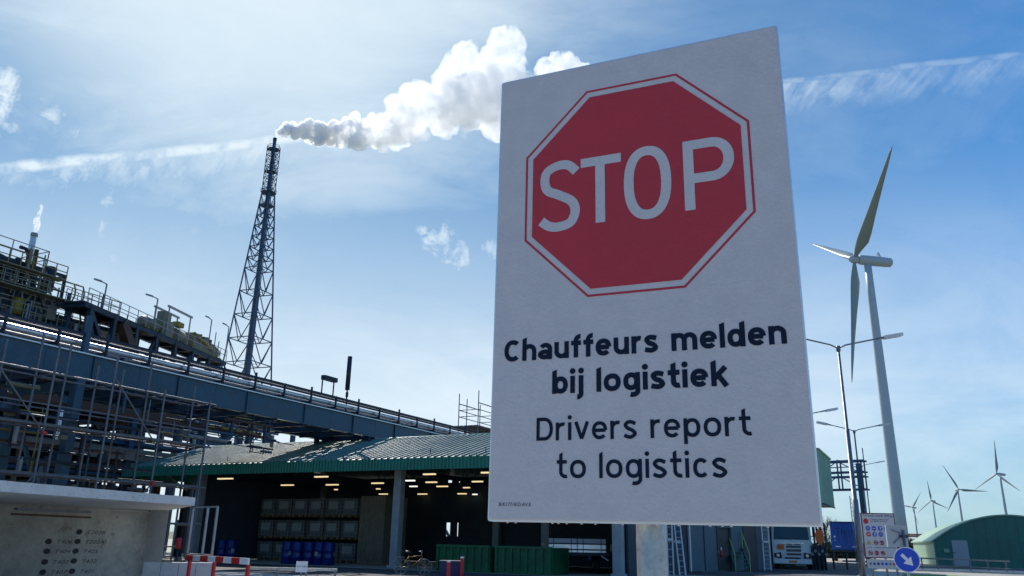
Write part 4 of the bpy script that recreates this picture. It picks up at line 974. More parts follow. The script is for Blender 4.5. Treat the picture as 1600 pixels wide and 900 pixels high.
# ================================================================== PROCESS PLANT (left)
def railing(t, a, b, h=1.1, step=1.5, m='rail', w=.05):
    a = Vector(a); b = Vector(b); L = (b - a).length; n = max(1, int(L / step)); up = V(0, 0, 1)
    for z in (h, h * .55): piece('rail_bar', t, a + up * z, b + up * z, w, w, M[m])
    for i in range(n + 1): p = a.lerp(b, i / n); piece('rail_post', t, p, p + up * h, w, w, M[m])
def upper_rack():
    P0 = at(135, 472, 60.0); P1 = at(352, 566, 82.0); z = (P0.z + P1.z) / 2
    d = V(P1.x - P0.x, P1.y - P0.y, 0); L0 = d.length; u = d.normalized(); rz = math.atan2(u.y, u.x)
    org = V(P0.x, P0.y, 0)
    t = thing('equipment_deck', 'raised steel equipment deck with handrails above the blue pipe bridge', 'steel deck', org, rz)
    L = L0; W_ = 1.9  # local X along, local Y to the far-left
    piece('deck_plate', t, (-.2, W_ / 2, z), (L, W_ / 2, z), W_, .16, M['skyg'])
    for y in (0, W_): piece('edge_beam', t, (-.2, y, z - .25), (L * .84, y, z - .25), .3, .36, M['dark'])
    n = 10
    for i in range(n + 1):
        x = i * L / n; piece('joist', t, (x, 0, z - .25), (x, W_, z - .25), .18, .3, M['dark'])
    for i in range(7):
        x = .6 + i * L * .82 / 6
        for y in (0, W_):
            piece('column', t, (x, y, 0), (x, y, z - .1), .36, .36, M['dblue' if y else 'dark'])
        piece('frame_beam', t, (x, 0, z - 5.6), (x, W_, z - 5.6), .3, .4, M['dark']); piece('frame_beam', t, (x, 0, z - 8.2), (x, W_, z - 8.2), .3, .4, M['dark'])
    for y in (0, W_):
        piece('frame_beam', t, (-9, y, z - 5.6), (L * .95, y, z - 5.6), .3, .5, M['dark']); piece('frame_beam', t, (-9, y, z - 8.2), (L, y, z - 8.2), .3, .6, M['dark'])
    xs = [.6 + i * L * .82 / 6 for i in range(7)]
    piece('brace', t, (xs[0], 0, z - .4), (xs[1] + .3, 0, z - 4.5), .3, .3, M['dark']); piece('brace', t, (xs[0], 0, z - 1.1), (xs[1] - .8, 0, z - 4.5), .16, .16, M['dark']); piece('brace', t, (xs[1] + 1.0, 0, z - .4), (xs[2] + 1.8, 0, z - 4.8), .75, .8, M['rust'])
    piece('brace', t, (xs[3], 0, z - .4), (xs[2] + .9, 0, z - 4.5), .2, .2, M['dark']); piece('brace', t, (xs[4] + 1.5, 0, z - 2.4), (xs[4] - .4, 0, z - 4.5), .2, .2, M['dark']); piece('brace', t, (xs[5], 0, z - .4), (xs[4], 0, z - 4.5), .15, .15, M['dark'])
    for i in range(26):
        x = random.uniform(0, L * .85); y = random.uniform(.3, W_); h = random.uniform(1.2, 4.2); rod('vertical_pipe', t, (x, y, z - 5.6), (x, y, z - 4.6 + h), random.choice((.06, .09, .14)), M[random.choice(('dark', 'dblue', 'tan', 'rail'))], 8)
    for i in range(12):
        y = .2 + i * .28; r = random.choice((.08, .12, .16, .2)); rod('rack_pipe', t, (-9, y, z - 5.3 + r), (L * .98, y, z - 5.3 + r), r, M[random.choice(('dark', 'rust', 'dblue', 'dark'))], 8)
    for i in range(6):
        x = L * .55 + i * .5; piece('access_stair', t, (x, -.3, z - 4.4 + (i % 2)), (x + 1.2, -.3, z - 3.2 + (i % 2)), .06, .12, M['rail'])
    railing(t, (0, -.05, z + .05), (L, -.05, z + .05), 1.15, 1.3); railing(t, (0, W_, z + .05), (L, W_, z + .05), 1.15, 1.3)
    # lower landing at the right end
    piece('landing', t, (L * .78, -.4, z - 2.7), (L * .97, -.4, z - 2.7), 1.4, .14, M['tan']); railing(t, (L * .78, -1.0, z - 2.6), (L * .97, -1.0, z - 2.6), 1.1, 1.0)
    piece('bracket', t, (L * .84, 0, z - 1.9), (L, 0, z - .1), .2, .2, M['dark']); piece('edge_beam', t, (L * .84, 0, z - .2), (L, 0, z - .2), .25, .3, M['dark'])
    # machines on the deck, each a thing
    def mach(fx, lab, kind):
        b = org + u * (fx * L) + V(0, 0, z + .09)
        m = thing('deck_machine', lab, 'machine', b, rz); m.scale = (.82, .82, .9) if kind == 0 else (.72, .75, .85)
        if kind == 0:
            mb = MB(); mb.tube((-3.4, 1.2, .85), (-.6, 1.2, .85), .62, n=18); part('barrel', mb, M['tan'], m)
            mb = MB(); mb.tube((-3.8, 1.2, .85), (-3.4, 1.2, .85), .42, .62, 18); part('barrel_end', mb, M['tan'], m)
            for x in (-2.9, -1.2): mb = MB(); mb.box((x, 1.2, .2), (.3, 1.0, .5)); part('saddle', mb, M['yel'], m)
            mb = MB(); mb.box((.4, 1.2, .9), (2.1, 1.5, 1.8)); part('gearbox', mb, M['tan'], m)
            mb = MB(); mb.box((.1, 1.0, 2.2), (1.3, 1.0, .9)); part('motor_box', mb, M['tan'], m)
            mb = MB(); mb.tube((2.2, 1.2, .8), (4.2, 1.2, .8), .8, n=18); part('drum_head', mb, M['tan'], m)
            mb = MB(); mb.box((2.6, .7, 1.9), (1.2, .8, .5)); part('control_box', mb, M['yel'], m)
            for x in (-.2, 4.3): piece('post', m, (x, .3, 0), (x, .3, 3.2), .12, .12, M['rail']); piece('post', m, (x, 2.0, 0), (x, 2.0, 3.2), .12, .12, M['rail'])
            piece('hoist_beam', m, (-.5, .3, 3.2), (4.6, .3, 3.2), .2, .2, M['rail']); piece('hoist_beam', m, (-.5, 2.0, 3.2), (4.6, 2.0, 3.2), .2, .2, M['rail'])
        else:
            mb = MB(); mb.prism([(-3.2, 1.9), (-2.2, 1.5), (.3, 1.8), (1.6, 1.3), (3.6, 1.4), (3.8, .25), (-2.2, .25)], (0, 1.7, 0), (0, .6, 0), (1, 0, 0), (0, 0, 1)); part('housing', mb, M['tan'], m)
            mb = MB(); mb.tube((3.4, 1.4, .95), (5.0, 1.4, .95), .85, .6, 18); part('end_bell', mb, M['tan'], m)
            mb = MB(); mb.tube((-3.0, .5, 1.8), (2.0, .5, .9), .22, n=10); part('duct', mb, M['yel'], m)
            for i in range(5): mb = MB(); mb.box((-1.2 + i * .9, 1.2, 1.85 + .12 * (i % 2)), (.35, .5, .6)); part('valve_block', mb, M['tan' if i % 2 else 'dark'], m)
            piece('post', m, (2.4, .4, 0), (2.4, .4, 3.1), .1, .1, M['rail']); piece('post', m, (3.5, .4, 0), (3.5, .4, 2.2), .1, .1, M['rail'])
            piece('skid_beam', m, (-3, .5, .12), (4.8, .5, .12), .2, .24, M['yel'])
    mach(.52, 'left tan machine on the deck, with barrel drum and hoist frame', 0)
    mach(.83, 'right tan machine on the deck, low with a tapered snout', 1)
    # deck lamps
    for j, (px, y0, y1, dx, D, lab) in enumerate(((160.5, 478, 444, -18, 62, 'angled lamp post on the deck left of both machines'), (241, 478, 467, -17, 70, 'lamp head on a short post above the left deck machine'), (326, 522, 500, -9, 80, 'small lamp post above the right deck machine'), (353, 530, 511, -9, 84, 'lamp at the deck end beside the flare tower leg'))):
        a = at(px, y1 + 36, D); tp = at(px + 3, y1, D); m = thing('deck_lamp', lab, 'lamp', a, 0, 'lamps on the equipment deck')
        h = tp.z - a.z; s = D / F
        piece('lamp_pole', m, (0, 0, 0), (0, 0, h), .09, .09, M['lamp']); piece('lamp_arm', m, (0, 0, h), (dx * s * .6, 0, h + .25), .09, .09, M['lamp']); piece('lamp_head', m, (dx * s * .55, 0, h + .25), (dx * s * 1.2, 0, h + .42), .22, .14, M['rail'])
    return org, u, z
upper_rack()
def process_block():
    rnd = random.Random(11)
    t = thing('process_structure', 'dense dark multi-storey steel process structure with pipes behind the scaffold', 'process plant', B * 2.6, GR)
    # local G frame. levels with floors, columns, pipe runs
    ys = (44, 50, 56, 62); xs = [10 + i * 5.2 for i in range(7)]
    for x in xs:
        for y in ys: piece('column', t, (x, y, 0), (x, y, 12.8 if x < 22 else 9.5), .36, .36, M[rnd.choice(('dblue', 'dark', 'dblue'))])
    for z in (3.4, 6.4, 9.2, 12.6):
        for y in ys: piece('floor_beam', t, (8, y, z), (23 if z > 10 else 42, y, z), .28, .42, M[rnd.choice(('dblue', 'dark', 'rust'))])
        for x in xs:
            if z > 10 and x > 23: continue
            piece('cross_beam', t, (x, 44, z), (x, 62, z), .24, .36, M['dark'])
        piece('floor_grating', t, (8, 53, z + .24), (23 if z > 10 else 40, 53, z + .24), 17.6, .05, M['skyg'])
        for i in range(11):
            y = 43.4 + rnd.uniform(0, 16); r = rnd.choice((.08, .1, .15, .2, .3)); zz = z + rnd.uniform(.5, 2.0)
            rod('pipe_run', t, (8, y, zz), (rnd.choice((36, 40, 42)) if z < 10 else 23, y, zz), r, M[rnd.choice(('dark', 'dblue', 'rail', 'rust', 'silver', 'dblue'))], 8)
    for i in range(190):
        x = rnd.uniform(9, 42); y = rnd.uniform(43.2, 52); z0 = rnd.choice((0, 3.6, 6.6, 9.4)); h = rnd.uniform(1.5, 3.2)
        rod('riser', t, (x, y, z0), (x, y, z0 + h), rnd.choice((.05, .08, .12, .2)), M[rnd.choice(('dark', 'dblue', 'rail', 'rust', 'tan', 'scaf', 'silver', 'yel'))], 8)
    for i in range(120):
        x = rnd.uniform(9, 40); y = rnd.uniform(43.2, 50); z0 = rnd.uniform(.5, 11)
        a = V(x, y, z0); b = a + V(rnd.uniform(-2.5, 2.5), rnd.uniform(-1, 1), rnd.uniform(-2, 2)); piece('brace', t, a, b, .08, .08, M[rnd.choice(('dark', 'dblue', 'rail', 'scaf'))])
    for i in range(26):
        x = rnd.uniform(9, 38); y = rnd.uniform(44, 54); z0 = rnd.choice((.2, 3.7, 6.7, 9.5)); r = rnd.uniform(.4, .9); h = rnd.uniform(1.2, 2.4)
        mb = MB()
        if i % 2: mb.lathe([(r * .4, 0), (r, .25), (r, h - .25), (r * .4, h)], (x, y, z0), 16)
        else: mb.tube((x - h, y, z0 + r), (x + h, y, z0 + r), r, n=14)
        part('vessel', mb, M[rnd.choice(('dblue', 'dark', 'tan', 'rail', 'rust', 'blue'))], t)
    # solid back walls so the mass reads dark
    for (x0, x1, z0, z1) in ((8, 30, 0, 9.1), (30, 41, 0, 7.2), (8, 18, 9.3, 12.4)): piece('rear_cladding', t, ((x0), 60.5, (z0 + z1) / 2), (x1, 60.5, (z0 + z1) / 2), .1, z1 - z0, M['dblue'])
    for x in (46.5, 49, 51.5, 53.5, 57.0):
        for y in (49, 52): piece('column', t, (x, y, 0), (x, y, 12.5), .42 if x < 52 else .3, .4, M['dblue'])
    for z in (8.6, 10.3, 12.4): piece('floor_beam', t, (46, 49, z), (55, 49, z), .2, .3, M['dblue']); piece('floor_beam', t, (46, 52, z), (55, 52, z), .2, .3, M['dark'])
    piece('brace', t, (49, 49, 8.6), (51.5, 49, 12.4), .14, .14, M['dblue']); piece('brace', t, (51.5, 49, 8.6), (53.5, 49, 12.4), .12, .12, M['dblue'])
    for i in range(9): piece('stair_tread', t, (50.0 + i * .18, 48.7, 9.4 + i * .3), (50.5 + i * .18, 48.7, 9.4 + i * .3), .3, .05, M['rail'])
    # two pale concrete bases seen at the shed's left corner
    for (px, py, h) in ((240, 745, 3.6), (98, 745, 3.4)): 
        q = gz(px, py + 60, 0); q = at(px, py, 52); mb = MB(); mb.box((q.dot(A), q.dot(B), h / 2), (1.2, 1.2, h)); part('concrete_base', mb, M['conc'], t)
    piece('timber_board', t, (9, 42.9, 6.35), (39, 42.9, 6.35), .12, .75, M['board_wood']); piece('white_sheet', t, (21.3, 42.75, 6.62), (25.6, 42.75, 6.62), .08, .62, M['concl'])
process_block()
def top_module():
    # tower block with platform, cage and thin steam stack at the far left
    c0 = at(-60, 455, 60); c1 = at(98, 490, 62.0); z1 = at(95, 478, 62).z
    org = V(c1.x, c1.y, 0); t = thing('top_module', 'rooftop module with handrails, pipe cage and thin steam stack at far left', 'plant module', org, GR)
    # local X = away along A, Y = left-far
    zf = z1; rnd = random.Random(5)
    L = 15.0
    def lx(px, py, D): p = at(px, py, D); q = p - org; return V(q.dot(A), q.dot(B), p.z)
    piece('main_beam', t, (-14, 0, zf), (3, 0, zf), .3, .5, M['dark']); piece('main_beam', t, (-14, 6, zf), (3, 6, zf), .3, .5, M['dark']); piece('floor_plate', t, (-14, 3, zf + .1), (.5, 3, zf + .1), 6, .08, M['skyg'])
    # cage frame 
    zc = at(88, 428, 61).z
    for x in (-6.5, -4.2, -2.0, -.4):
        for y in (0, 3.0): piece('cage_post', t, (x, y, zf), (x, y, zc), .2, .2, M['tan' if x < -1 else 'dark'])
    for y in (0, 3.0):
        piece('cage_beam', t, (-7, y, zc), (-.3, y, zc), .22, .22, M['dark']); piece('cage_beam', t, (-7, y, zf + 1.1), (-.3, y, zf + 1.1), .12, .12, M['dark']); piece('cage_brace', t, (-4.2, y, zc), (-.4, y, zf + 1), .08, .08, M['rail'])
    for x in (-6.5, -.4): piece('cage_beam', t, (x, 0, zc), (x, 3, zc), .16, .16, M['dark'])
    for x in (.5, 1.3): mb = MB(); mb.path([(x - .8, 0, zf + .2), (x, 0, zf + .4), (x + .2, 0, zf + 1), (x + .2, 0, zc - .9), (x, 0, zc - .4), (x - .7, 0, zc - .4)], .07, 6); part('safety_hoop', mb, M['tan'], t)
    # upper platform with machine
    zp = at(30, 412, 58).z
    q1 = lx(66, 414, 60); q0 = lx(-40, 395, 54)
    x1 = q1.x; xa = x1 - 13
    piece('upper_plate', t, (xa, 2.5, zp), (x1, 2.5, zp), 6.0, .3, M['dark'])
    for x in [x1 - .5 - i * 2.2 for i in range(6)]:
        for y in (0, 5): piece('column', t, (x, y, 0), (x, y, zp), .3, .3, M['dblue'])
    for k in range(5): z = zf + .2 + k * (zp - zf) / 5; piece('pipe_bank', t, (xa, .3 + .5 * k, z), (x1 - 1.5 * (k % 2), .3 + .5 * k, z), .24, .3, M[('dark', 'tan', 'dblue', 'dark', 'tan')[k]])
    for i in range(64):
        x = rnd.uniform(xa + 2, x1 + (3 if i < 30 else 6)); y = rnd.uniform(-.6, 5); z = rnd.uniform(zf, zp - 1) if i < 30 else rnd.uniform(zf - 5.5, zf - .8)
        mb = MB()
        if i % 3: mb.tube((x, y, z), (x, y, z + rnd.uniform(.8, 2)), rnd.choice((.12, .25, .45)), n=10)
        else: mb.box((x, y, z + .4), (rnd.uniform(.5, 1.6), 1, rnd.uniform(.5, 1.2)))
        part('equipment', mb, M[rnd.choice(('tan', 'tan', 'dblue', 'dark', 'rust', 'yel'))], t)
    for k in range(7): z = zf - 1.0 - k * .9; rod('pipe_run', t, (-16, -.3 + (k % 3) * .8, z), (6, -.3 + (k % 3) * .8, z), (.12, .2, .28)[k % 3], M[('dark', 'dblue', 'rust', 'rail')[k % 4]], 8)
    for k in range(4): z = zf - 1.2 - k * 1.5; piece('lower_floor', t, (-16, 2.5, z), (5.5, 2.5, z), 6, .16, M['dark']); railing(t, (-16, -.5, z + .1), (5.5, -.5, z + .1), 1.1, 1.6)
    for i in range(9): x = -14 + i * 2.4; piece('column', t, (x, -.3, 0), (x, -.3, zf), .25, .25, M[('dblue', 'dark', 'tan')[i % 3]])
    for i in range(14): a_ = V(rnd.uniform(-14, 4), -.5, zf - rnd.uniform(0, 5)); piece('brace', t, a_, a_ + V(rnd.uniform(-2, 2), 0, rnd.uniform(1, 2.4)), .1, .1, M[rnd.choice(('rail', 'tan', 'dark'))])
    for k, (x0_, x1_, yy, zz) in enumerate(((xa, x1 + 1, -1.2, zf + 1.6), (-15, 4, -1.0, zf + .1), (-15, 6, -1.1, zf - 2.2), (-15, 8, -1.2, zf - 4.2), (xa, x1, -.9, zp - 1.9))):
        piece('walkway', t, (x0_, yy, zz), (x1_, yy, zz), 1.0, .08, M['tan']); railing(t, (x0_, yy - .45, zz), (x1_, yy - .45, zz), 1.1, .9, ('yel', 'tan', 'tan', 'rail', 'tan')[k], .06)
        for i in range(10):
            xq = x0_ + (x1_ - x0_) * rnd.random(); rod('riser', t, (xq, yy + .3, zz - rnd.uniform(0, 1.5)), (xq, yy + .3, zz + rnd.uniform(.8, 2.0)), rnd.choice((.06, .1, .16)), M[rnd.choice(('tan', 'dark', 'rust', 'rail', 'dblue'))], 8)
    for i in range(16): xq = rnd.uniform(-14, 7); yq = rnd.uniform(-1.2, 0); zq = zf - rnd.uniform(.5, 5.5); rod('pipe_run', t, (xq, yq, zq), (xq + rnd.uniform(1.5, 5), yq, zq), rnd.choice((.08, .14, .22)), M[rnd.choice(('tan', 'dark', 'rust', 'dblue', 'dark'))], 8)
    mb = MB(); mb.prism([(xa + 3, 0), (x1 - 2.0, 0), (x1 - 2.3, .5), (xa + 6, 1.5), (xa + 3, 1.3)], (0, 3, 0), (0, 1, zp + .15), (1, 0, 0), (0, 0, 1)); part('roof_machine', mb, M['tan'], t)
    railing(t, (xa, -.4, zp + .15), (x1, -.4, zp + .15), 1.5, 1.4, 'rail', .06); railing(t, (x1, -.4, zp + .15), (x1, 5.4, zp + .15), 1.5, 1.4, 'rail', .06); railing(t, (xa, 5.4, zp + .15), (x1, 5.4, zp + .15), 1.5, 1.4, 'rail', .06)
    mb = MB(); s0 = x1 - 1.9; mb.path([(x1 - 1.3, 0, zp - 2), (x1 - 1.3, 0, zp + .9), (x1 - 1.6, 0, zp + 1.4), (x1 - 2.1, 0, zp + 1.4)], .16, 8); part('bent_pipe', mb, M['dark'], t)
    # steam stack is a thing of its own
    a = at(46.5, 400, 64); b = at(53, 365, 64)
    s = thing('steam_stack', 'thin grey steam stack above the far left module, with a wisp of white steam', 'stack', a, 0)
    mb = MB(); mb.tube((0, 0, -2), (0, 0, b.z - a.z), .27, .25, 14); part('pipe', mb, M['lampw'], s); mb = MB(); mb.tube((0, 0, b.z - a.z - .3), (0, 0, b.z - a.z + .02), .29, n=14); part('collar', mb, M['rail'], s)
    return b
stack_top = top_module()

def clutter():
    rnd = random.Random(77)
    t = thing('pipe_manifold', 'tangle of small pipes, valves and trays in front of the dark process structure', 'pipework', (0, 0, 0), GR); t.scale = (.76, .76, .76); t.location.z = .396
    cols = ('dark', 'dblue', 'rail', 'rust', 'tan', 'scaf', 'blue', 'dark', 'yel', 'dark')
    for i in range(170):
        x = rnd.uniform(12, 44); y = rnd.uniform(40.6, 43.4); z = rnd.uniform(.4, 9.2) if x < 33.5 else rnd.uniform(6.8, 9.2); L = rnd.uniform(.8, 4.5)
        if x + L > 46: L = 1
        r = rnd.choice((.03, .04, .06, .09, .13)); m = M[rnd.choice(cols)]
        if i % 3: rod('pipe', t, (x, y, z), (x + L, y, z), r, m, 8)
        else: rod('pipe', t, (x, y, z), (x, y, min(9.4, z + L * .7)), r, m, 8)
    for i in range(60):
        x = rnd.uniform(12, 33); y = rnd.uniform(40.4, 42.8); z = rnd.uniform(1, 9); mb = MB()
        if i % 2: mb.tube((x, y - .1, z), (x, y + .1, z), rnd.uniform(.12, .3), n=12)
        else: mb.box((x, y, z), (rnd.uniform(.2, .7), .3, rnd.uniform(.2, .6)))
        part('valve', mb, M[rnd.choice(cols + ('red',))], t)
    for z in (2.6, 5.1, 7.4): piece('cable_tray', t, (11, 41.2, z), (33.5, 41.2, z), .5, .12, M['dark']); piece('cable_tray', t, (11, 42.4, z + .9), (44, 42.4, z + .9) if z > 6 else (33.5, 42.4, z + .9), .5, .14, M['rust'])
    for i in range(46):   # odds on top of the bridge girder at the near end
        x = rnd.uniform(10, 40); y = rnd.uniform(42.3, 46.8); z = 11.3; h = rnd.uniform(.6, 2.4) if x < 22 else rnd.uniform(.3, 1.1)
        rod('riser', t, (x, y, z), (x, y, z + h), rnd.choice((.05, .08, .12)), M[rnd.choice(('dark', 'dark', 'dblue', 'tan', 'rust'))], 8)
        if i % 2: rod('pipe', t, (x, y, z + h), (x + rnd.uniform(1, 4), y, z + h), rnd.choice((.05, .09, .14)), M[rnd.choice(('dark', 'tan', 'rust', 'rail'))], 8)
    for i in range(5): rod('pipe', t, (8, 43.2 + i * .7, 12.9 + .3 * (i % 3)), (21.5 + 1.1 * i, 43.2 + i * .7, 12.9 + .3 * (i % 3)), (.12, .18, .1, .22, .14)[i], M[('dark', 'tan', 'dark', 'rust', 'dblue')[i]], 10)
clutter()
# ---- front scaffolding
def scaffold():
    t = thing('scaffold', 'long tube scaffolding with board lifts in front of the dark process structure', 'scaffolding', (0, 0, 0), GR); t.scale = (.76, .76, .76); t.location.z = .396
    xs = [14.6 + i * 3.4 for i in range(7)]; rnd = random.Random(3)
    for y in (38.6, 40.1):
        for i, x in enumerate(xs + [q + 1.6 for q in xs[:5] if y > 39]):
            rod('standard', t, (x, y, -.5), (x, y, (12.3 if i < 3 else 10.6) + rnd.uniform(-1.2, .9)), .06, M['scaf'], 8)
        for z in (2.1, 4.2, 6.6, 9.2):
            e = xs[-1] + .5
            rod('ledger', t, (xs[0] - 3, y, z), (e, y, z), .05, M['scaf'], 8)
            if z in (6.6,): rod('ledger', t, (xs[0] - 3, y, z + 1), (e, y, z + 1), .04, M['scaf'], 8)
    for z in (2.1, 4.2, 6.6, 9.2):
        for x in xs: 
            rod('transom', t, (x, 38.5, z - .05), (x, 40.2, z - .05), .04, M['scaf'], 8)
    for z in (4.2, 6.6):
        for k in range(3): piece('deck_board', t, (xs[0] - 3, 38.85 + k * .45, z + .08), (xs[-1], 38.85 + k * .45, z + .08), .4, .05, M['board_wood'])
    for i in (0, 2, 4): rod('brace', t, (xs[i], 38.55, .2 + (i % 2) * 2), (xs[i + 1], 38.55, 4.2 + (i % 2) * 2), .04, M['scaf'], 8); rod('brace', t, (xs[i + 1], 38.55, 6.2), (xs[i], 38.55, 9.6), .04, M['scaf'], 8)
    for (x, z) in ((xs[3], 6.2), (xs[1], 8.2), (xs[5], 4.2)): piece('red_coupler', t, (x - .1, 38.5, z), (x + .1, 38.5, z), .16, .16, M['red'])
scaffold()

# ================================================================== STEAM (volumes inside closed hulls)
def steam_mat(name, dens, nscale, aniso=.35, soft=False):
    m = bpy.data.materials.new(name); m.use_nodes = True; m.node_tree.nodes.clear(); t = NT(m.node_tree)
    out = t.node('ShaderNodeOutputMaterial'); v = t.node('ShaderNodeVolumePrincipled', {'Color': (1, 1, 1, 1), 'Anisotropy': aniso})
    t.l.new(v.outputs[0], out.inputs['Volume'])
    g = t.node('ShaderNodeTexCoord').outputs['Object']
    n = t.noise(g, nscale, 5, .62, .2)
    k = t.m('MULTIPLY', t.ss(n, .36, .52), dens)
    if soft:   # thins as it drifts away from the stack
        sp = t.node('ShaderNodeSeparateXYZ', {'Vector': g}); k = t.m('MULTIPLY', k, t.ss(sp.outputs[0], 6, 45, 1.0, .30)); k = t.m('MULTIPLY', k, t.ss(sp.outputs[0], 12, 32, 2.6, 1.0))
    t.l.new(k, v.inputs['Density'])
    return m
def hull(name, blobs, m, voxel, parent=None, origin=(0, 0, 0), disp=0.0, dscale=3.0):
    import bmesh
    me = bpy.data.meshes.new(name); bm = bmesh.new()
    for (c, r) in blobs:
        bmesh.ops.create_icosphere(bm, subdivisions=2, radius=r, matrix=Matrix.Translation(Vector(c) - Vector(origin)))
    bm.to_mesh(me); bm.free(); me.materials.append(m)
    o = bpy.data.objects.new(name, me); C.objects.link(o); o.location = origin
    if parent: o.parent = parent
    md = o.modifiers.new('merge', 'REMESH'); md.mode = 'VOXEL'; md.voxel_size = voxel
    if disp:
        tx = bpy.data.textures.new(name + '_noise', 'CLOUDS'); tx.noise_scale = dscale; tx.noise_depth = 3
        d = o.modifiers.new('billow', 'DISPLACE'); d.texture = tx; d.strength = disp; d.mid_level = .5
        tx = bpy.data.textures.new(name + '_fine', 'CLOUDS'); tx.noise_scale = dscale * .28; tx.noise_depth = 3
        d = o.modifiers.new('puffs', 'DISPLACE'); d.texture = tx; d.strength = disp * .55; d.mid_level = .5
    return o
def plume():
    rnd = random.Random(21)
    # centre line in the photograph: (px, py, half height px, depth)
    path = [(433, 213, 4, 200), (438, 205, 9, 200), (452, 203, 15, 199), (485, 207, 20, 198), (520, 210, 24, 196), (555, 210, 31, 194), (590, 208, 37, 192), (620, 196, 43, 190), (650, 182, 50, 188), (680, 168, 56, 186), (715, 152, 62, 184), (750, 148, 72, 182), (785, 135, 80, 180), (805, 140, 70, 179)]
    bl = []
    for i in range(len(path) - 1):
        a, b = path[i], path[i + 1]; L = math.hypot(b[0] - a[0], b[1] - a[1]); steps = max(2, int(L / (max(a[2], 6) * .42)))
        for k in range(steps):
            f = k / steps; px, py, hh, D = [a[j] + (b[j] - a[j]) * f for j in range(4)]
            s = D / 1120.0
            for q in range(7 if hh > 14 else 5):
                an = rnd.uniform(0, 6.283); rr = hh * rnd.uniform(.25, .72)
                dx = rr * math.cos(an) * .8; dy = rr * math.sin(an); R0 = hh * rnd.uniform(.22, .44)
                if hh > 30 and rnd.random() < .4: R0 *= .55; dy *= 1.25; dx *= 1.2
                p = at(px + dx, py + dy, D + rnd.uniform(-.6, .6) * hh * s)
                bl.append((p, R0 * s))
            bl.append((at(px, py, D), hh * .5 * s))
    # named billows on the upper edge
    for (px, py, r) in ((554, 184, 9), (582, 186, 9), (617, 163, 15), (640, 168, 12), (657, 138, 14), (690, 125, 16), (712, 98, 20), (722, 82, 16), (736, 74, 12), (730, 92, 18), (752, 100, 16), (785, 62, 20), (800, 55, 14), (808, 72, 16), (795, 85, 26), (770, 92, 22), (812, 96, 12), (700, 112, 14), (672, 150, 18), (630, 180, 20), (560, 222, 14), (600, 226, 12), (640, 214, 14), (690, 196, 18), (740, 185, 18), (770, 170, 20)):
        D = 190 - (px - 550) * .045; bl.append((at(px, py, D), r * 1.12 * D / 1120.0))
        for q in range(4):
            an = rnd.uniform(0, 6.283); bl.append((at(px + r * .8 * math.cos(an), py + r * .8 * math.sin(an), D + rnd.uniform(-.5, .5) * r * .15), r * rnd.uniform(.3, .5) * D / 1120))
    m = steam_mat('dense_steam', .8, .30, .42, True)
    o = hull('steam_plume', bl, m, .34, None, at(434, 212, 200), 1.5, 2.4)
    tag(o, 'thick white steam plume drifting right from the flare tower top', 'steam', kind='stuff')
    b2 = []
    for (px, py, r) in ((858, 108, 22), (878, 100, 22), (895, 110, 20), (872, 122, 30), (905, 118, 18), (846, 116, 12), (915, 108, 10), (886, 92, 12), (868, 90, 10), (850, 100, 11), (840, 112, 8)):
        D = 176; b2.append((at(px, py, D), r * D / 1120.0))
        for q in range(6):
            an = rnd.uniform(0, 6.283); b2.append((at(px + r * .8 * math.cos(an), py + r * .8 * math.sin(an), D + rnd.uniform(-.5, .5)), r * rnd.uniform(.25, .45) * D / 1120))
    o = hull('steam_puff', b2, steam_mat('loose_steam', .32, .30, .42), .45, None, at(880, 110, 176), 1.2, 2.2)
    tag(o, 'loose white steam puff peeking over the top left of the sign', 'steam', kind='stuff')
    # wisp above the thin stack
    b3 = []
    p0 = stack_top
    for i in range(14):
        f = i / 13; px = 54 + 10 * f + 1.5 * math.sin(f * 9); py = 364 - 42 * f; D = 64
        b3.append((at(px, py, D), (.14 + .2 * math.sin(math.pi * min(1, f * 1.15)) * (1 - f * .6))))
    o = hull('steam_wisp', b3, steam_mat('thin_steam', 3.0, .9), .06, None, at(54, 364, 64), .10, .6)
    tag(o, 'small wisp of white steam rising from the thin stack at far left', 'steam', kind='stuff')
plume()

# ================================================================== WIND TURBINES
def blade_mesh(R):
    """blade along +Z, chord along X, thickness Y, root at 0"""
    st = [(0, .030, .030, 0), (.04, .030, .030, 0), (.10, .056, .034, -.004), (.18, .088, .030, -.014), (.27, .086, .024, -.014), (.45, .064, .018, -.010), (.65, .044, .012, -.006), (.85, .026, .007, -.002), (.96, .013, .004, 0), (1, .002, .001, 0)]
    vs = []; n = 12
    for (z, c, th, off) in st:
        tw = R_(14 * (1 - z) ** 2)
        for k in range(n):
            a = 2 * math.pi * k / n; x = c * R / 2 * math.cos(a) + off * R; y = th * R / 2 * math.sin(a) * (1 if math.cos(a) > -.2 else .8)
            vs.append((x * math.cos(tw) - y * math.sin(tw), x * math.sin(tw) + y * math.cos(tw) - .012 * R * z * z, z * R))
    fs = [(i * n + k, i * n + (k + 1) % n, (i + 1) * n + (k + 1) % n, (i + 1) * n + k) for i in range(len(st) - 1) for k in range(n)]
    fs.append(tuple(reversed(range(n)))); fs.append(tuple(range((len(st) - 1) * n, len(st) * n)))
    return MB().add(vs, fs, True)
TB = {}
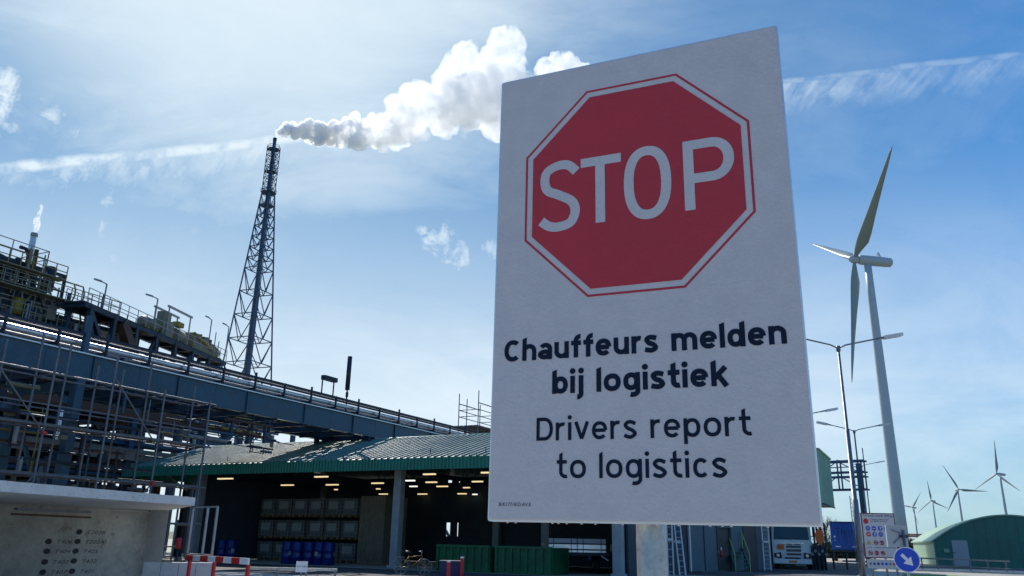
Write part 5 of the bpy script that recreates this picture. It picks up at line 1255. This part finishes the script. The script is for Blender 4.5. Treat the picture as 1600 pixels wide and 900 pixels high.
def turbine(hub, R, yaw, tilt, phi, lab, detail=True, hs=1.0):
    ax = V(math.cos(yaw) * math.cos(tilt), math.sin(yaw) * math.cos(tilt), math.sin(tilt))
    axh = V(math.cos(yaw), math.sin(yaw), 0); k = R / 51.85
    tw = hub - axh * 5.0 * k; base = V(tw.x, tw.y, 0)
    t = thing('wind_turbine', lab, 'wind turbine', base, 0, 'wind turbines' )
    H = hub.z
    mb = MB(); pr = [(2.35 * k * (1 - .42 * i / 8), (H - 2.0 * k) * i / 8) for i in range(9)]; mb.lathe(pr, n=24)
    tower = part('tower', mb, M['twhite'], t)
    if detail: mb = MB(); mb.tube((0, 0, H * .5), (0, 0, H * .5 + .12), 1.9, n=24); part('tower_flange', mb, M['twhite'], tower)
    hl = hub - base
    mb = MB(); a = hl + ax * -1.6 * k; c = [a - ax * q * k for q in (0, .6, 4, 10.5, 12.6, 13.2)]
    mb.path(c, [1.6 * k, 2.0 * k, 2.1 * k, 2.0 * k, 1.85 * k, 1.1 * k], 14); na = part('nacelle', mb, M['twhite'], t)
    if detail:
        q = a - ax * 8.6 * k; mb = MB(); mb.beam(q + V(0, 0, 1.8 * k), q + V(0, 0, 3.6 * k) + ax * .7, 1.6 * k, .5 * k); part('cooler_fin', mb, M['twhite'], na)
    mb = MB(); mb.path([hl - ax * 1.6 * k, hl - ax * .6 * k, hl + ax * .8 * k, hl + ax * 1.9 * k, hl + ax * 2.5 * k], [1.5 * k, 1.8 * k, 1.7 * k, 1.0 * k, .15 * k], 16); part('hub', mb, M['twhite'], t)
    s = V(0, 0, 1).cross(ax).normalized(); tt = ax.cross(s)
    key = round(R, 1)
    if key not in TB: TB[key] = blade_mesh(R).mesh('blade', M['blade'])
    cone = .049
    for j in range(3):
        an = phi + j * 2 * math.pi / 3; d = ((s * math.sin(an) + tt * math.cos(an)) * math.cos(cone) + ax * math.sin(cone)).normalized()
        xx = ax.cross(d).normalized(); yy = d.cross(xx); pt = R_(58 if detail else 10)
        xx, yy = xx * math.cos(pt) + yy * math.sin(pt), yy * math.cos(pt) - xx * math.sin(pt)
        mw = Matrix((xx, yy, d)).transposed().to_4x4(); mw.translation = hl; add_obj('blade', TB[key], t, mw)
turbine(at(1335, 405, 300), 51.85, 3.096, .101, 1.015, 'nearest large white wind turbine, its tower rising right of the stop sign')
turbine(at(1557.5, 740.2, 1070), 45, R_(-168), .08, R_(4), 'distant wind turbine rising over the arched green hut, farthest right', False)
turbine(at(1498, 764.7, 1385), 46, R_(-97), .08, R_(-26), 'distant wind turbine facing the camera, left of the one over the hut crown', False)
turbine(at(1454.9, 782.2, 1740), 44, R_(-155), .08, R_(-6), 'distant wind turbine above the left eave of the green hut', False)
turbine(at(1425.7, 792.7, 2050), 46, R_(-158), .08, R_(40), 'smallest wind turbine seen just right of the big turbine tower', False)

# ================================================================== LAMP POSTS
def lamp_post(px_top, py_top, D, h_arm, lab, r=(.13, .06), azo=0.0, low=True):
    top = at(px_top, py_top, D); t = thing('street_lamp', lab, 'street lamp', V(top.x, top.y, 0), azo, 'twin-arm street lamps')
    H = top.z
    mb = MB(); mb.path([(0, 0, 0), (0, 0, H * .32), (0, 0, H * .321), (0, 0, H * .62), (0, 0, H * .621), (0, 0, H)], [r[0], r[0] * .95, r[0] * .75, r[0] * .7, r[1] * 1.2, r[1]], 12); p = part('pole', mb, M['lamp'], t)
    mb = MB(); mb.box((0, -r[0] - .005, 1.1), (.12, .02, .45)); part('service_door', mb, M['lamp'], p)
    mb = MB(); mb.tube((0, 0, H - .25), (0, 0, H + .05), r[1] * 1.7, n=10); part('arm_collar', mb, M['lamp'], t)
    for s in (-1, 1):
        a = V(s * .08, 0, H - .05); b = V(s * h_arm * .12, 0, H + .12); c = V(s * h_arm * .68, 0, H + h_arm * .155)
        mb = MB(); mb.path([a, b, c], .045, 8); part('arm', mb, M['lamp'], t)
        d = V(s * h_arm, 0, H + h_arm * .215)
        mb = MB(); mb.beam(c - (c - b) * .12, c + (d - c) * .18, .13, .11); mb2 = MB()
        vs = []; n = 8
        hd0 = MB(); hd0.beam(c + (d - c) * .1, d, .38, .17); part('arm_joint', mb, M['lamp'], t); hd = part('lamp_head', hd0, M['lampw'], t)
        mb2.beam(c + (d - c) * .16 - V(0, 0, .075), d - (d - c) * .06 - V(0, 0, .075), .30, .07); part('lamp_glass', mb2, M['lampw'], hd)
lamp_post(1309.5, 542, 44.0, 3.75, 'nearest twin-arm street lamp, overlapping the big turbine tower', (.17, .07))
lamp_post(1334.5, 673, 78, 3.6, 'second twin-arm street lamp, its arms level with the lower turbine tower', (.15, .07))
lamp_post(1345, 728, 120, 3.6, 'third and smallest twin-arm street lamp, behind the ladder mast', (.14, .07))
# one more lamp to the left whose right head peeks out beside the sign
lamp_post(1246, 651, 66, 3.4, 'street lamp hidden behind the stop sign with only one arm showing', (.14, .06))
# ================================================================== RIGHT SIDE: signs, barrier, hut, rails
def round_disc(px, pz, r, m, t, y, name, n=28):
    mb = MB(); mb.tube((px, y, pz), (px, y - .006, pz), r, n=n); return part(name, mb, m, t)
def info_board():
    D = 27.0; tl = at(1342.5, 801, D); tr = at(1396, 801.5, D); bl = at(1352, 872, D); 
    org = V(bl.x, bl.y, 0); wd = 1.17; z0, z1 = bl.z, tl.z
    u = V(tr.x - tl.x, tr.y - tl.y, 0).normalized(); rz = math.atan2(u.y, u.x) + R_(2)
    t = thing('safety_board', 'tall white site rules board full of round safety pictograms with a dark red border', 'sign', org, rz)
    W_ = (tr - tl).length; H_ = z1 - z0
    mb = MB(); mb.box((W_ / 2, .02, (z0 + z1) / 2), (W_, .03, H_)); part('frame', mb, mat('maroon_frame', (.13, .03, .04), .5, 0, .1, 5), t)
    mb = MB(); mb.box((W_ / 2, .0, (z0 + z1) / 2), (W_ - .07, .016, H_ - .07)); bd = part('panel', mb, M['board'], t)
    def tx(s, fx, fz, size, m='dblue'):
        bfont(bd, 'lettering', s, size, M[m], Matrix.Translation((fx * W_, -.0105, z1 - fz * H_)) @ Euler((R_(90), 0, 0)).to_matrix().to_4x4())
    tx('Oranje zone', .06, .085, .135); tx('Bilfinger', .70, .085, .10)
    tx('Toegang alleen voor', .27, .16, .075); tx('bevoegden met pas', .27, .20, .07)
    def disc(fx, fz, r, m): return round_disc(fx * W_, z1 - fz * H_, r, m, bd, -.010, 'pictogram')
    def bars(fx, fz, kind, m):
        mb = MB(); x, z = fx * W_, z1 - fz * H_; y = -.019
        if kind == 0: mb.path([V(x - .03, y, z - .03), V(x - .03, y, z + .02), V(x + .0, y, z + .035), V(x + .04, y, z - .03)], .012, 5)
        elif kind == 1: mb.box((x, y, z), (.09, .004, .03))
        elif kind == 2: mb.box((x, y, z), (.035, .004, .10)); mb.box((x + .02, y, z + .03), (.05, .0041, .03))
        elif kind == 3: mb.beam(V(x - .055, y, z + .055), V(x + .055, y, z - .055), .02, .006)
        part('pictogram_mark', mb, m, bd)
    disc(.13, .185, .085, M['red']); disc(.13, .185, .065, M['board']) if False else None
    for r_, (fz, cs) in enumerate(((.345, (.17, .35, .53, .71)), (.475, (.17, .35, .53)))):
        for i, fx in enumerate(cs): disc(fx, fz, .075, M['red'] if (r_, i) == (1, 0) else M['signblue']); bars(fx, fz, (i + r_) % 3, M['board'])
    for r_, (fz, cs) in enumerate(((.66, (.36, .53)), (.885, (.17, .35, .53)))):
        for i, fx in enumerate(cs):
            mb = MB(); x, z = fx * W_, z1 - fz * H_; mb.path([V(x + .065 * math.cos(R_(k * 20)), -.014, z + .065 * math.sin(R_(k * 20))) for k in range(19)], .009, 5, False); part('prohibition_ring', mb, M['red'], bd)
            bars(fx, fz, 3, M['red']); bars(fx, fz, (i + 1) % 3, M['text'])
    mb = MB(); x, z = .15 * W_, z1 - .66 * H_; mb.prism([(-.075, -.06), (.075, -.06), (0, .075)], (0, -.006, 0), (x, -.010, z), (1, 0, 0), (0, 0, 1)); part('warning_triangle', mb, mat('warning_olive', (.35, .33, .05), .5, 0, .1, 5), bd)
    tx('Let op', .08, .775, .065); tx('verboden voor onbevoegden', .30, .775, .06)
    lb = MB(); lb.box((W_ * .56, .0, z0 - .17), (W_ * 1.02, .02, .28)); l2 = part('lower_strip', lb, M['board'], t)
    for i in range(8):
        x = W_ * (.13 + i * .115); mb = MB(); mb.tube((x, -.011, z0 - .17), (x, -.016, z0 - .17), .045, n=14); part('pictogram', mb, M[('lamp', 'signblue', 'dblue', 'signblue', 'signblue', 'lamp', 'red', 'dblue')[i]], l2)
    for x in (.22, W_ * .62, W_ * .92): mb = MB(); mb.tube((x, .06, 0), (x, .06, z1 - .1), .035, n=10); part('post', mb, M['galv'], t)
info_board()
def back_sign():
    D = 22.0; tl = at(1383.5, 820.5, D); tr = at(1416.5, 822, D); bl = at(1385.5, 854.5, D)
    t = thing('blank_sign_back', 'square grey back of a traffic sign with pole brackets, above the blue arrow sign', 'sign', V(tl.x, tl.y, 0), math.atan2(tr.y - tl.y, tr.x - tl.x) + R_(3))
    W_ = (tr - tl).length; z0, z1 = bl.z, tl.z
    mb = MB(); mb.box((W_ / 2, 0, (z0 + z1) / 2), (W_, .02, z1 - z0)); part('plate', mb, M['signback'], t)
    mb = MB(); mb.box((-.008, -.0, (z0 + z1) / 2), (.016, .03, z1 - z0)); part('edge', mb, M['bwhite'], t)
    x = W_ * .78
    mb = MB(); mb.tube((x, -.055, 0), (x, -.055, z1 - .12), .03, n=12); part('pole', mb, M['lamp'], t)
    for z in (z0 + (z1 - z0) * .5,): mb = MB(); mb.box((x, -.03, z), (.22, .06, .07)); part('bracket', mb, M['dark'], t)
    for (a, b) in (((W_ * .25, z1 - .12), (x - .08, z0 + .36)), ((W_ * .28, z0 + .1), (x - .05, z0 + .28))): mb = MB(); mb.beam(V(a[0], -.02, a[1]), V(b[0], -.03, b[1]), .03, .03); part('stay_rod', mb, M['lamp'], t)
back_sign()
def arrow_sign():
    D = 20.0; c = at(1417, 874.5, D); r = 18.3 / 1260 * D
    t = thing('arrow_sign', 'round blue keep-right road sign with white arrow pointing down to the right', 'road sign', V(c.x, c.y, 0), R_(-22))
    mb = MB(); mb.tube((0, -.0, c.z), (0, -.02, c.z), r, n=48); part('white_rim', mb, M['bwhite'], t)
    mb = MB(); mb.tube((0, -.019, c.z), (0, -.025, c.z), r * .93, n=48); fc = part('blue_face', mb, M['signblue'], t)
    poly = [(-.13, .55), (.13, .55), (.13, -.02), (.42, -.02), (0, -.62), (-.42, -.02), (-.13, -.02)]
    # rotate the downward arrow by +42 degrees toward the right
    an = R_(42); q = [((x * math.cos(an) - y * math.sin(an)) * r, (x * math.sin(an) + y * math.cos(an)) * r) for x, y in poly]
    mb = MB(); n = len(q); mb.add([V(a, -.029, c.z + b) for a, b in q], [(0, 1, 2, 6), (2, 3, 4), (2, 4, 6), (6, 4, 5)]); part('arrow', mb, mat('arrow_white', (.72, .72, .74), .45, 0, .05, 5), fc)
    mb = MB(); mb.tube((0, .035, 0), (0, .035, c.z + .15), .03, n=12); part('pole', mb, M['galv'], t)
arrow_sign()
def striped_barrier(p0, p1, z, lab, grp, n=8, th=.16, legs=True, lm='red'):
    p0 = Vector(p0); p1 = Vector(p1); u = p1 - p0; L = u.length; u.normalize()
    t = thing('striped_barrier', lab, 'barrier', V(p0.x, p0.y, 0), math.atan2(u.y, u.x), grp)
    for i in range(n):
        a = i * L / n; mb = MB(); mb.box((a + L / n / 2, 0, z), (L / n - .002, .04, th)); part('stripe_block', mb, M['red' if i % 2 == 0 else 'bwhite'], t)
    if legs:
        for x in (L * .04, L * .45, L * .97): mb = MB(); mb.box((x, .05, z / 2 - .03), (.09, .06, z - .06)); part('leg', mb, M[lm], t); mb = MB(); mb.box((x, .05, .02), (.1, .6, .04)); part('foot', mb, M[lm], t)
        mb = MB(); mb.box((L / 2, .05, .3), (L, .03, .05)); part('lower_rail', mb, M[lm], t)
pb0 = at(1375, 897, 18.5); pb1 = at(1472, 899, 17.5)
striped_barrier(V(pb0.x, pb0.y, 0), V(pb1.x, pb1.y, 0), .86, 'red and white barrier below the blue arrow sign', 'red and white barriers', 7, .2)
q0 = at(291, 872, 21.5); q1 = at(389, 875, 19.5)
striped_barrier(V(q0.x, q0.y, 0), V(q1.x, q1.y, 0), 1.02, 'long red and white barrier on red legs right of the concrete shelter', 'red and white barriers', 8, .14)
def hut():
    c = gz(1465, 882, 0); c = at(1465, 882, 73); org = V(c.x, c.y, 0)
    t = thing('arched_hut', 'dark green arched hut with pale green side wall and a grey door', 'hut', org, R_(27) - R_(54))
    # local X along -B (to the right, nearer), local Y along A (away)
    t.rotation_euler.z = R_(-23.0)
    zs = 2.2; S = 11.6; ht = 4.36; L = 30
    arc_ = [(0, zs)]
    for i in range(1, 32):
        f = i / 32; x = S * f; arc_.append((x, zs + (ht - zs) * (1 - abs(2 * f - 1) ** 2.0) ** .93))
    arc_.append((S, zs))
    mb = MB(); mb.prism([(0, 0)] + [(0, zs)] + arc_[1:-1] + [(S, zs), (S, 0)], (0, .15, 0), (0, 0, 0), (1, 0, 0), (0, 0, 1)); part('front_wall', mb, M['hutg'], t)
    mb = MB()
    for i in range(14): x = .9 + i * .8; z1 = zs + (ht - zs) * (1 - abs(2 * x / S - 1) ** 2.0) ** .93; piece('panel_seam', t, (x, -.012, .05), (x, -.012, z1 - .1), .03, .03, M['hutg']) if not (1.2 < x < 2.7) else None
    mb = MB(); mb.box((-.02, L / 2 + .15, zs / 2), (.12, L, zs)); part('side_wall', mb, M['hutl'], t); mb = MB(); mb.box((S + .02, L / 2 + .15, zs / 2), (.12, L, zs)); part('side_wall', mb, M['hutl'], t)
    vs = []; 
    pts = [(-.28, zs - .12)] + arc_[1:-1] + [(S + .28, zs - .12)]
    n = len(pts)
    for y in (-.12, L + .3):
        for (x, z) in pts: vs.append(V(x, y, z + .02)); 
        for (x, z) in pts: vs.append(V(x, y, z - .10))
    fs = []
    for i in range(n - 1): fs += [(i, i + 1, 2 * n + i + 1, 2 * n + i), (n + i, 3 * n + i, 3 * n + i + 1, n + i + 1), (i, n + i, n + i + 1, i + 1), (2 * n + i, 2 * n + i + 1, 3 * n + i + 1, 3 * n + i)]
    fs += [(0, 2 * n, 3 * n, n), (n - 1, 2 * n - 1, 4 * n - 1, 3 * n - 1)]
    mb = MB(); mb.add(vs, fs); part('roof', mb, M['hutl'], t)
    mb = MB(); mb.box((1.93, -.03, 1.12), (1.22, .06, 2.1)); d = part('door', mb, M['signback'], t); mb = MB(); mb.box((1.45, -.09, 1.15), (.14, .07, .05)); part('handle', mb, M['black'], d)
    mb = MB(); mb.box((.85, -.06, 1.3), (.42, .12, .3)); part('meter_box', mb, M['hutl'], t)
hut()
def guard_rail():
    a = at(1434, 872, 62); b = at(1577, 878, 55); a.z = b.z = 0
    t = thing('guard_rail', 'low two-bar metal guard rail along the road before the green hut', 'railing', a, math.atan2(b.y - a.y, b.x - a.x)); L = (b - a).length
    for z, w in ((.78, .1), (.32, .05)): piece('rail', t, (0, 0, z), (L, 0, z), w * .6, w, M['rail'])
    for i in range(6): piece('post', t, (.3 + i * (L - .6) / 5, 0.03, 0), (.3 + i * (L - .6) / 5, 0.03, .8), .07, .07, M['lamp'])
guard_rail()
def rail_fence(p0, p1, h, n, lab, zs=(.5, 1.0)):
    p0 = Vector(p0); p1 = Vector(p1); t = thing('rail_fence', lab, 'railing', V(p0.x, p0.y, 0), math.atan2(p1.y - p0.y, p1.x - p0.x)); L = math.hypot(p1.x - p0.x, p1.y - p0.y)
    for z in zs: piece('rail', t, (0, 0, z * h), (L, 0, z * h), .05, .06, M['dark'])
    for i in range(n): piece('post', t, (i * L / (n - 1), 0, 0), (i * L / (n - 1), 0, h), .09, .09, M['dark'])
rail_fence(at(1282, 870, 60), at(1344, 874, 57), 1.15, 4, 'dark post and rail fence between the truck and the safety board', (.35, .95))
def blue_trailer():
    p = at(1322.5, 866, 84); t = thing('curtain_trailer', 'blue box trailer seen from behind, parked beyond the truck', 'trailer', V(p.x, p.y, 0), R_(-22))
    zt = at(1322, 815, 84).z; zb = at(1322, 859, 84).z; W_ = 2.62
    mb = MB(); mb.box((0, 5, (zt + zb) / 2), (W_, 10, zt - zb)); part('box_body', mb, M['tblue'], t)
    for s in (-1, 1): mb = MB(); mb.box((s * W_ * .25, -.03, (zt + zb) / 2), (W_ * .48, .05, zt - zb - .2)); d = part('rear_door', mb, M['tblue'], t); mb = MB(); mb.tube((s * .35, -.08, zb + .15), (s * .35, -.08, zt - .15), .02, n=6); part('lock_rod', mb, M['lamp'], d)
    piece('frame_bar', t, (-W_ / 2, -.06, zt - .06), (W_ / 2, -.06, zt - .06), .1, .12, M['tblued'])
    bfont(t, 'lettering', 'Tferm', .85, M['tblued'], Matrix.Translation((-.85, -.061, zt - 1.25)) @ Euler((R_(90), 0, 0)).to_matrix().to_4x4())
    mb = MB(); mb.box((-.95, -.065, zb + 1.25), (.16, .01, .16)); mb.box((-.95, -.065, zb + .9), (.14, .01, .06)); mb.box((-.7, -.065, zb + .3), (.5, .01, .1)); mb.box((.9, -.065, zb + .3), (.5, .01, .1)); part('small_print', mb, M['hlight'], t)
    mb = MB(); mb.box((0, 5, zb - .12), (W_ * .9, 10, .2)); part('chassis', mb, M['dark'], t)
    for s in (-1, 1):
        for y in (2.2, 3.5): mb = MB(); mb.tube((s * 1.2, y, .48), (s * .85, y, .48), .48, n=18); part('wheel', mb, M['rubber'], t)
        piece('support_leg', t, (s * 1.15 - .2, .3, 0), (s * 1.15 - .2, .3, zb), .13, .13, M['dark'])
blue_trailer()
# far orange steel strip beyond the hut
p = at(1418, 848, 240); t = thing('far_conveyor', 'long low orange-red steel conveyor on the horizon between turbine tower and hut', 'conveyor', V(p.x, p.y, 0), R_(-24))
zt = at(1430, 834, 240).z; zb = at(1430, 839.5, 240).z
piece('side_beam', t, (-2, 0, zt - .2), (20, 0, zt - .2), .3, .35, M['farorange']); piece('side_beam', t, (-2, 0, zb + .3), (20, 0, zb + .3), .3, .5, M['farorange'])
for i in range(12): piece('trestle', t, (-1 + i * 1.8, 0, 0), (-1 + i * 1.8, 0, zt), .14, .14, M['farorange'])
# ---- shrubs and bare trees on the horizon
def bare_tree(base, h, seed, lab):
    rnd = random.Random(seed); t = thing('bare_tree', lab, 'tree', base, 0, 'bare winter trees beyond the truck')
    mb = MB(); mb.path([V(0, 0, 0), V(.05 * h * rnd.uniform(-.5, .5), 0, h * .35), V(.08 * h * rnd.uniform(-1, 1), 0, h * .8)], [h * .022, h * .014, h * .004], 6); part('trunk', mb, M['bark'], t)
    mb = MB()
    def br(p, d, L, r, n):
        q = p + d * L; mb.path([p, p.lerp(q, .5) + V(rnd.uniform(-.05, .05), rnd.uniform(-.05, .05), 0) * L, q], [r, r * .8, r * .4], 4, False)
        if n:
            for k in range(4): br(p.lerp(q, rnd.uniform(.3, 1)), (d + V(rnd.uniform(-.7, .7), rnd.uniform(-.7, .7), rnd.uniform(-.1, .5))).normalized(), L * rnd.uniform(.45, .7), r * .55, n - 1)
    for k in range(9): an = rnd.uniform(0, 6.28); br(V(0, 0, h * rnd.uniform(.15, .75)), V(math.cos(an) * .55, math.sin(an) * .55, .8).normalized(), h * rnd.uniform(.22, .36), h * .007, 3)
    part('crown', mb, M['bark'], t)
for i, (px, h, D, lab) in enumerate(((1288, 4.6, 115, 'bare winter tree closest to the truck, against the sky'), (1294, 5.0, 120, 'taller bare winter tree between truck and blue trailer'), (1300, 4.3, 118, 'bare winter tree touching the left edge of the blue trailer'), (1282, 4.9, 122, 'bare winter tree half hidden by the orange box'))):
    p = at(px, 850, D); bare_tree(V(p.x, p.y, 0), h, 40 + i, lab)
def shrub_mass(x0, x1, D, hh, seed, name='far_shrubs', n=900, m='leaf'):
    rnd = random.Random(seed); mb = MB()
    a = at(x0, 850, D); b = at(x1, 850, D)
    for i in range(n):
        f = rnd.random(); p = a.lerp(b, f); hz_ = hh * (.45 + .55 * (0.5 + 0.5 * mnoise.noise(Vector((f * 9, seed, 0)))))
        c = V(p.x + rnd.uniform(-1, 1), p.y + rnd.uniform(-2, 4), rnd.uniform(0, 1) ** .8 * hz_); s = rnd.uniform(.12, .34)
        d1 = V(rnd.uniform(-1, 1), rnd.uniform(-1, 1), rnd.uniform(-1, 1)).normalized() * s; d2 = V(rnd.uniform(-1, 1), rnd.uniform(-1, 1), rnd.uniform(-1, 1)).normalized() * s
        mb.add([c - d1, c + d2, c + d1, c - d2 * .6], [(0, 1, 2, 3)])
    o = add_obj(name, mb.mesh(name, M[m])); tag(o, 'dark leafless shrubs and scrub along the far edge of the yard', 'shrubs', kind='stuff'); return o
shrub_mass(1276, 1350, 105, 2.3, 3, n=2600); shrub_mass(1400, 1452, 150, 3.4, 4, 'embankment_scrub', n=4200, m='bark')
shrub_mass(1560, 1900, 260, 3, 5, 'distant_hedge', 2500); 
mb = MB(); a = at(1392, 850, 160); b = at(1475, 850, 160); u = V(b.x - a.x, b.y - a.y, 0)
mb.add([V(a.x, a.y, 0), V(b.x, b.y, 0), V(b.x + 3, b.y + 8, 2.6), V(a.x + 3, a.y + 8, 2.6), V(a.x + 6, a.y + 20, 0), V(b.x + 6, b.y + 20, 0)], [(0, 1, 2, 3), (3, 2, 5, 4)])
struct('embankment', mb, mat('brown_embankment', (.08, .065, .05), .95, 0, .3, .5, .3))
# ---- bits right of the concrete shelter
def left_bits():
    a = at(292, 870, 30); b = at(330, 873, 28.5)
    t = thing('gate_frame', 'tall thin grey tube gate frame between shelter and left shed column', 'gate', V(a.x, a.y, 0), math.atan2(b.y - a.y, b.x - a.x)); L = math.hypot(b.x - a.x, b.y - a.y); h = at(300, 792, 29.3).z
    for x in (0, L * .62, L): piece('upright', t, (x, 0, 0), (x, 0, h), .07, .07, M['rail'])
    for z in (h, .9, .15): piece('cross_bar', t, (0, 0, z), (L, 0, z), .05, .05, M['rail'])
    p = at(279, 850, 33); t = thing('orange_barrel', 'small red canister on a stand, standing behind the gate frame', 'barrel', V(p.x, p.y, 1.0), 0)
    mb = MB(); mb.lathe([(.08, 0), (.11, .03), (.11, .38), (.07, .42)], n=14); part('shell', mb, M['red'], t); mb = MB(); mb.tube((0, 0, -.98), (0, 0, 0), .05, n=8); part('stand', mb, M['dark'], t)
    p = at(271, 882, 22.5); t = thing('low_block_wall', 'low pale concrete block wall lit by the sun beside the shelter', 'wall', V(p.x, p.y, 0), R_(14))
    for i in range(4):
        for j in range(2): mb = MB(); mb.box((-.6 + i * .44 + .1 * j, 0, .33 + j * .36), (.43, .35, .35)); part('block', mb, M['concl'], t)
    mb = MB(); mb.box((0, 0, .07), (1.9, .5, .14)); part('footing', mb, M['conc'], t)
    p = at(272, 896, 18); rnd = random.Random(2)
    for i in range(6):
        t = thing('sandbag', ['dark sandbag at the left end of the pile by the shelter', 'dark sandbag second from the left by the shelter', 'dark sandbag in the middle of the pile', 'dark sandbag on top of the pile', 'dark sandbag at the right front of the pile', 'small dark sandbag at the far right of the pile'][i], 'sandbag', V(p.x - .45 + i * .22, p.y + rnd.uniform(-.1, .1), .12 + (.2 if i in (2, 3) else .0) + .25), rnd.uniform(-.4, .4), 'dark sandbags beside the shelter')
        mb = MB(); mb.path([V(-.26, 0, 0), V(-.22, 0, 0), V(0, 0, .02), V(.22, 0, 0), V(.26, 0, 0)], [.04, .11, .14, .11, .04], 10); part('sack', mb, M['tblued'], t)
    t = thing('pallet_base', 'wooden pallet carrying the dark sandbags', 'pallet', V(p.x, p.y, 0), 0)
    mb = MB(); mb.box((0, 0, .12), (1.3, .9, .24)); part('deck', mb, M['wood'], t)
    # low rail with white notice plate
    a = at(388, 888, 25); b = at(640, 893, 25); t = thing('low_rail', 'low grey kerb rail running before the blue drums', 'railing', V(a.x, a.y, 0), math.atan2(b.y - a.y, b.x - a.x)); L = math.hypot(b.x - a.x, b.y - a.y)
    z = at(450, 889, 25).z
    piece('rail', t, (0, 0, z), (L * .55, 0, z), .06, .08, M['galv'])
    for i in range(4): piece('post', t, (i * L * .18, 0, 0), (i * L * .18, 0, z), .06, .06, M['lamp'])
    for i in range(7): piece('rubble_stone', t, (.1 + i * .42, .05, .35), (.4 + i * .42, .05, .42), .2, .12, M['conc'])
    c = at(471.5, 885.5, 24.5); t = thing('notice_plate', 'small white notice plate on the low rail in front of the blue drums', 'sign', V(c.x, c.y, 0), R_(12)); s = 17 / 1270 * 24.5
    mb = MB(); mb.box((0, -.05, c.z), (s, .015, s * .92)); pl = part('plate', mb, M['bwhite'], t)
    mb = MB(); mb.box((0, 0, (c.z - s * .3) / 2), (.05, .05, c.z - s * .3)); part('post', mb, M['lamp'], t)
    bfont(pl, 'lettering', 'AFVOER', s * .24, M['text'], Matrix.Translation((-s * .42, -.0585, c.z - s * .06)) @ Euler((R_(90), 0, 0)).to_matrix().to_4x4())
left_bits()
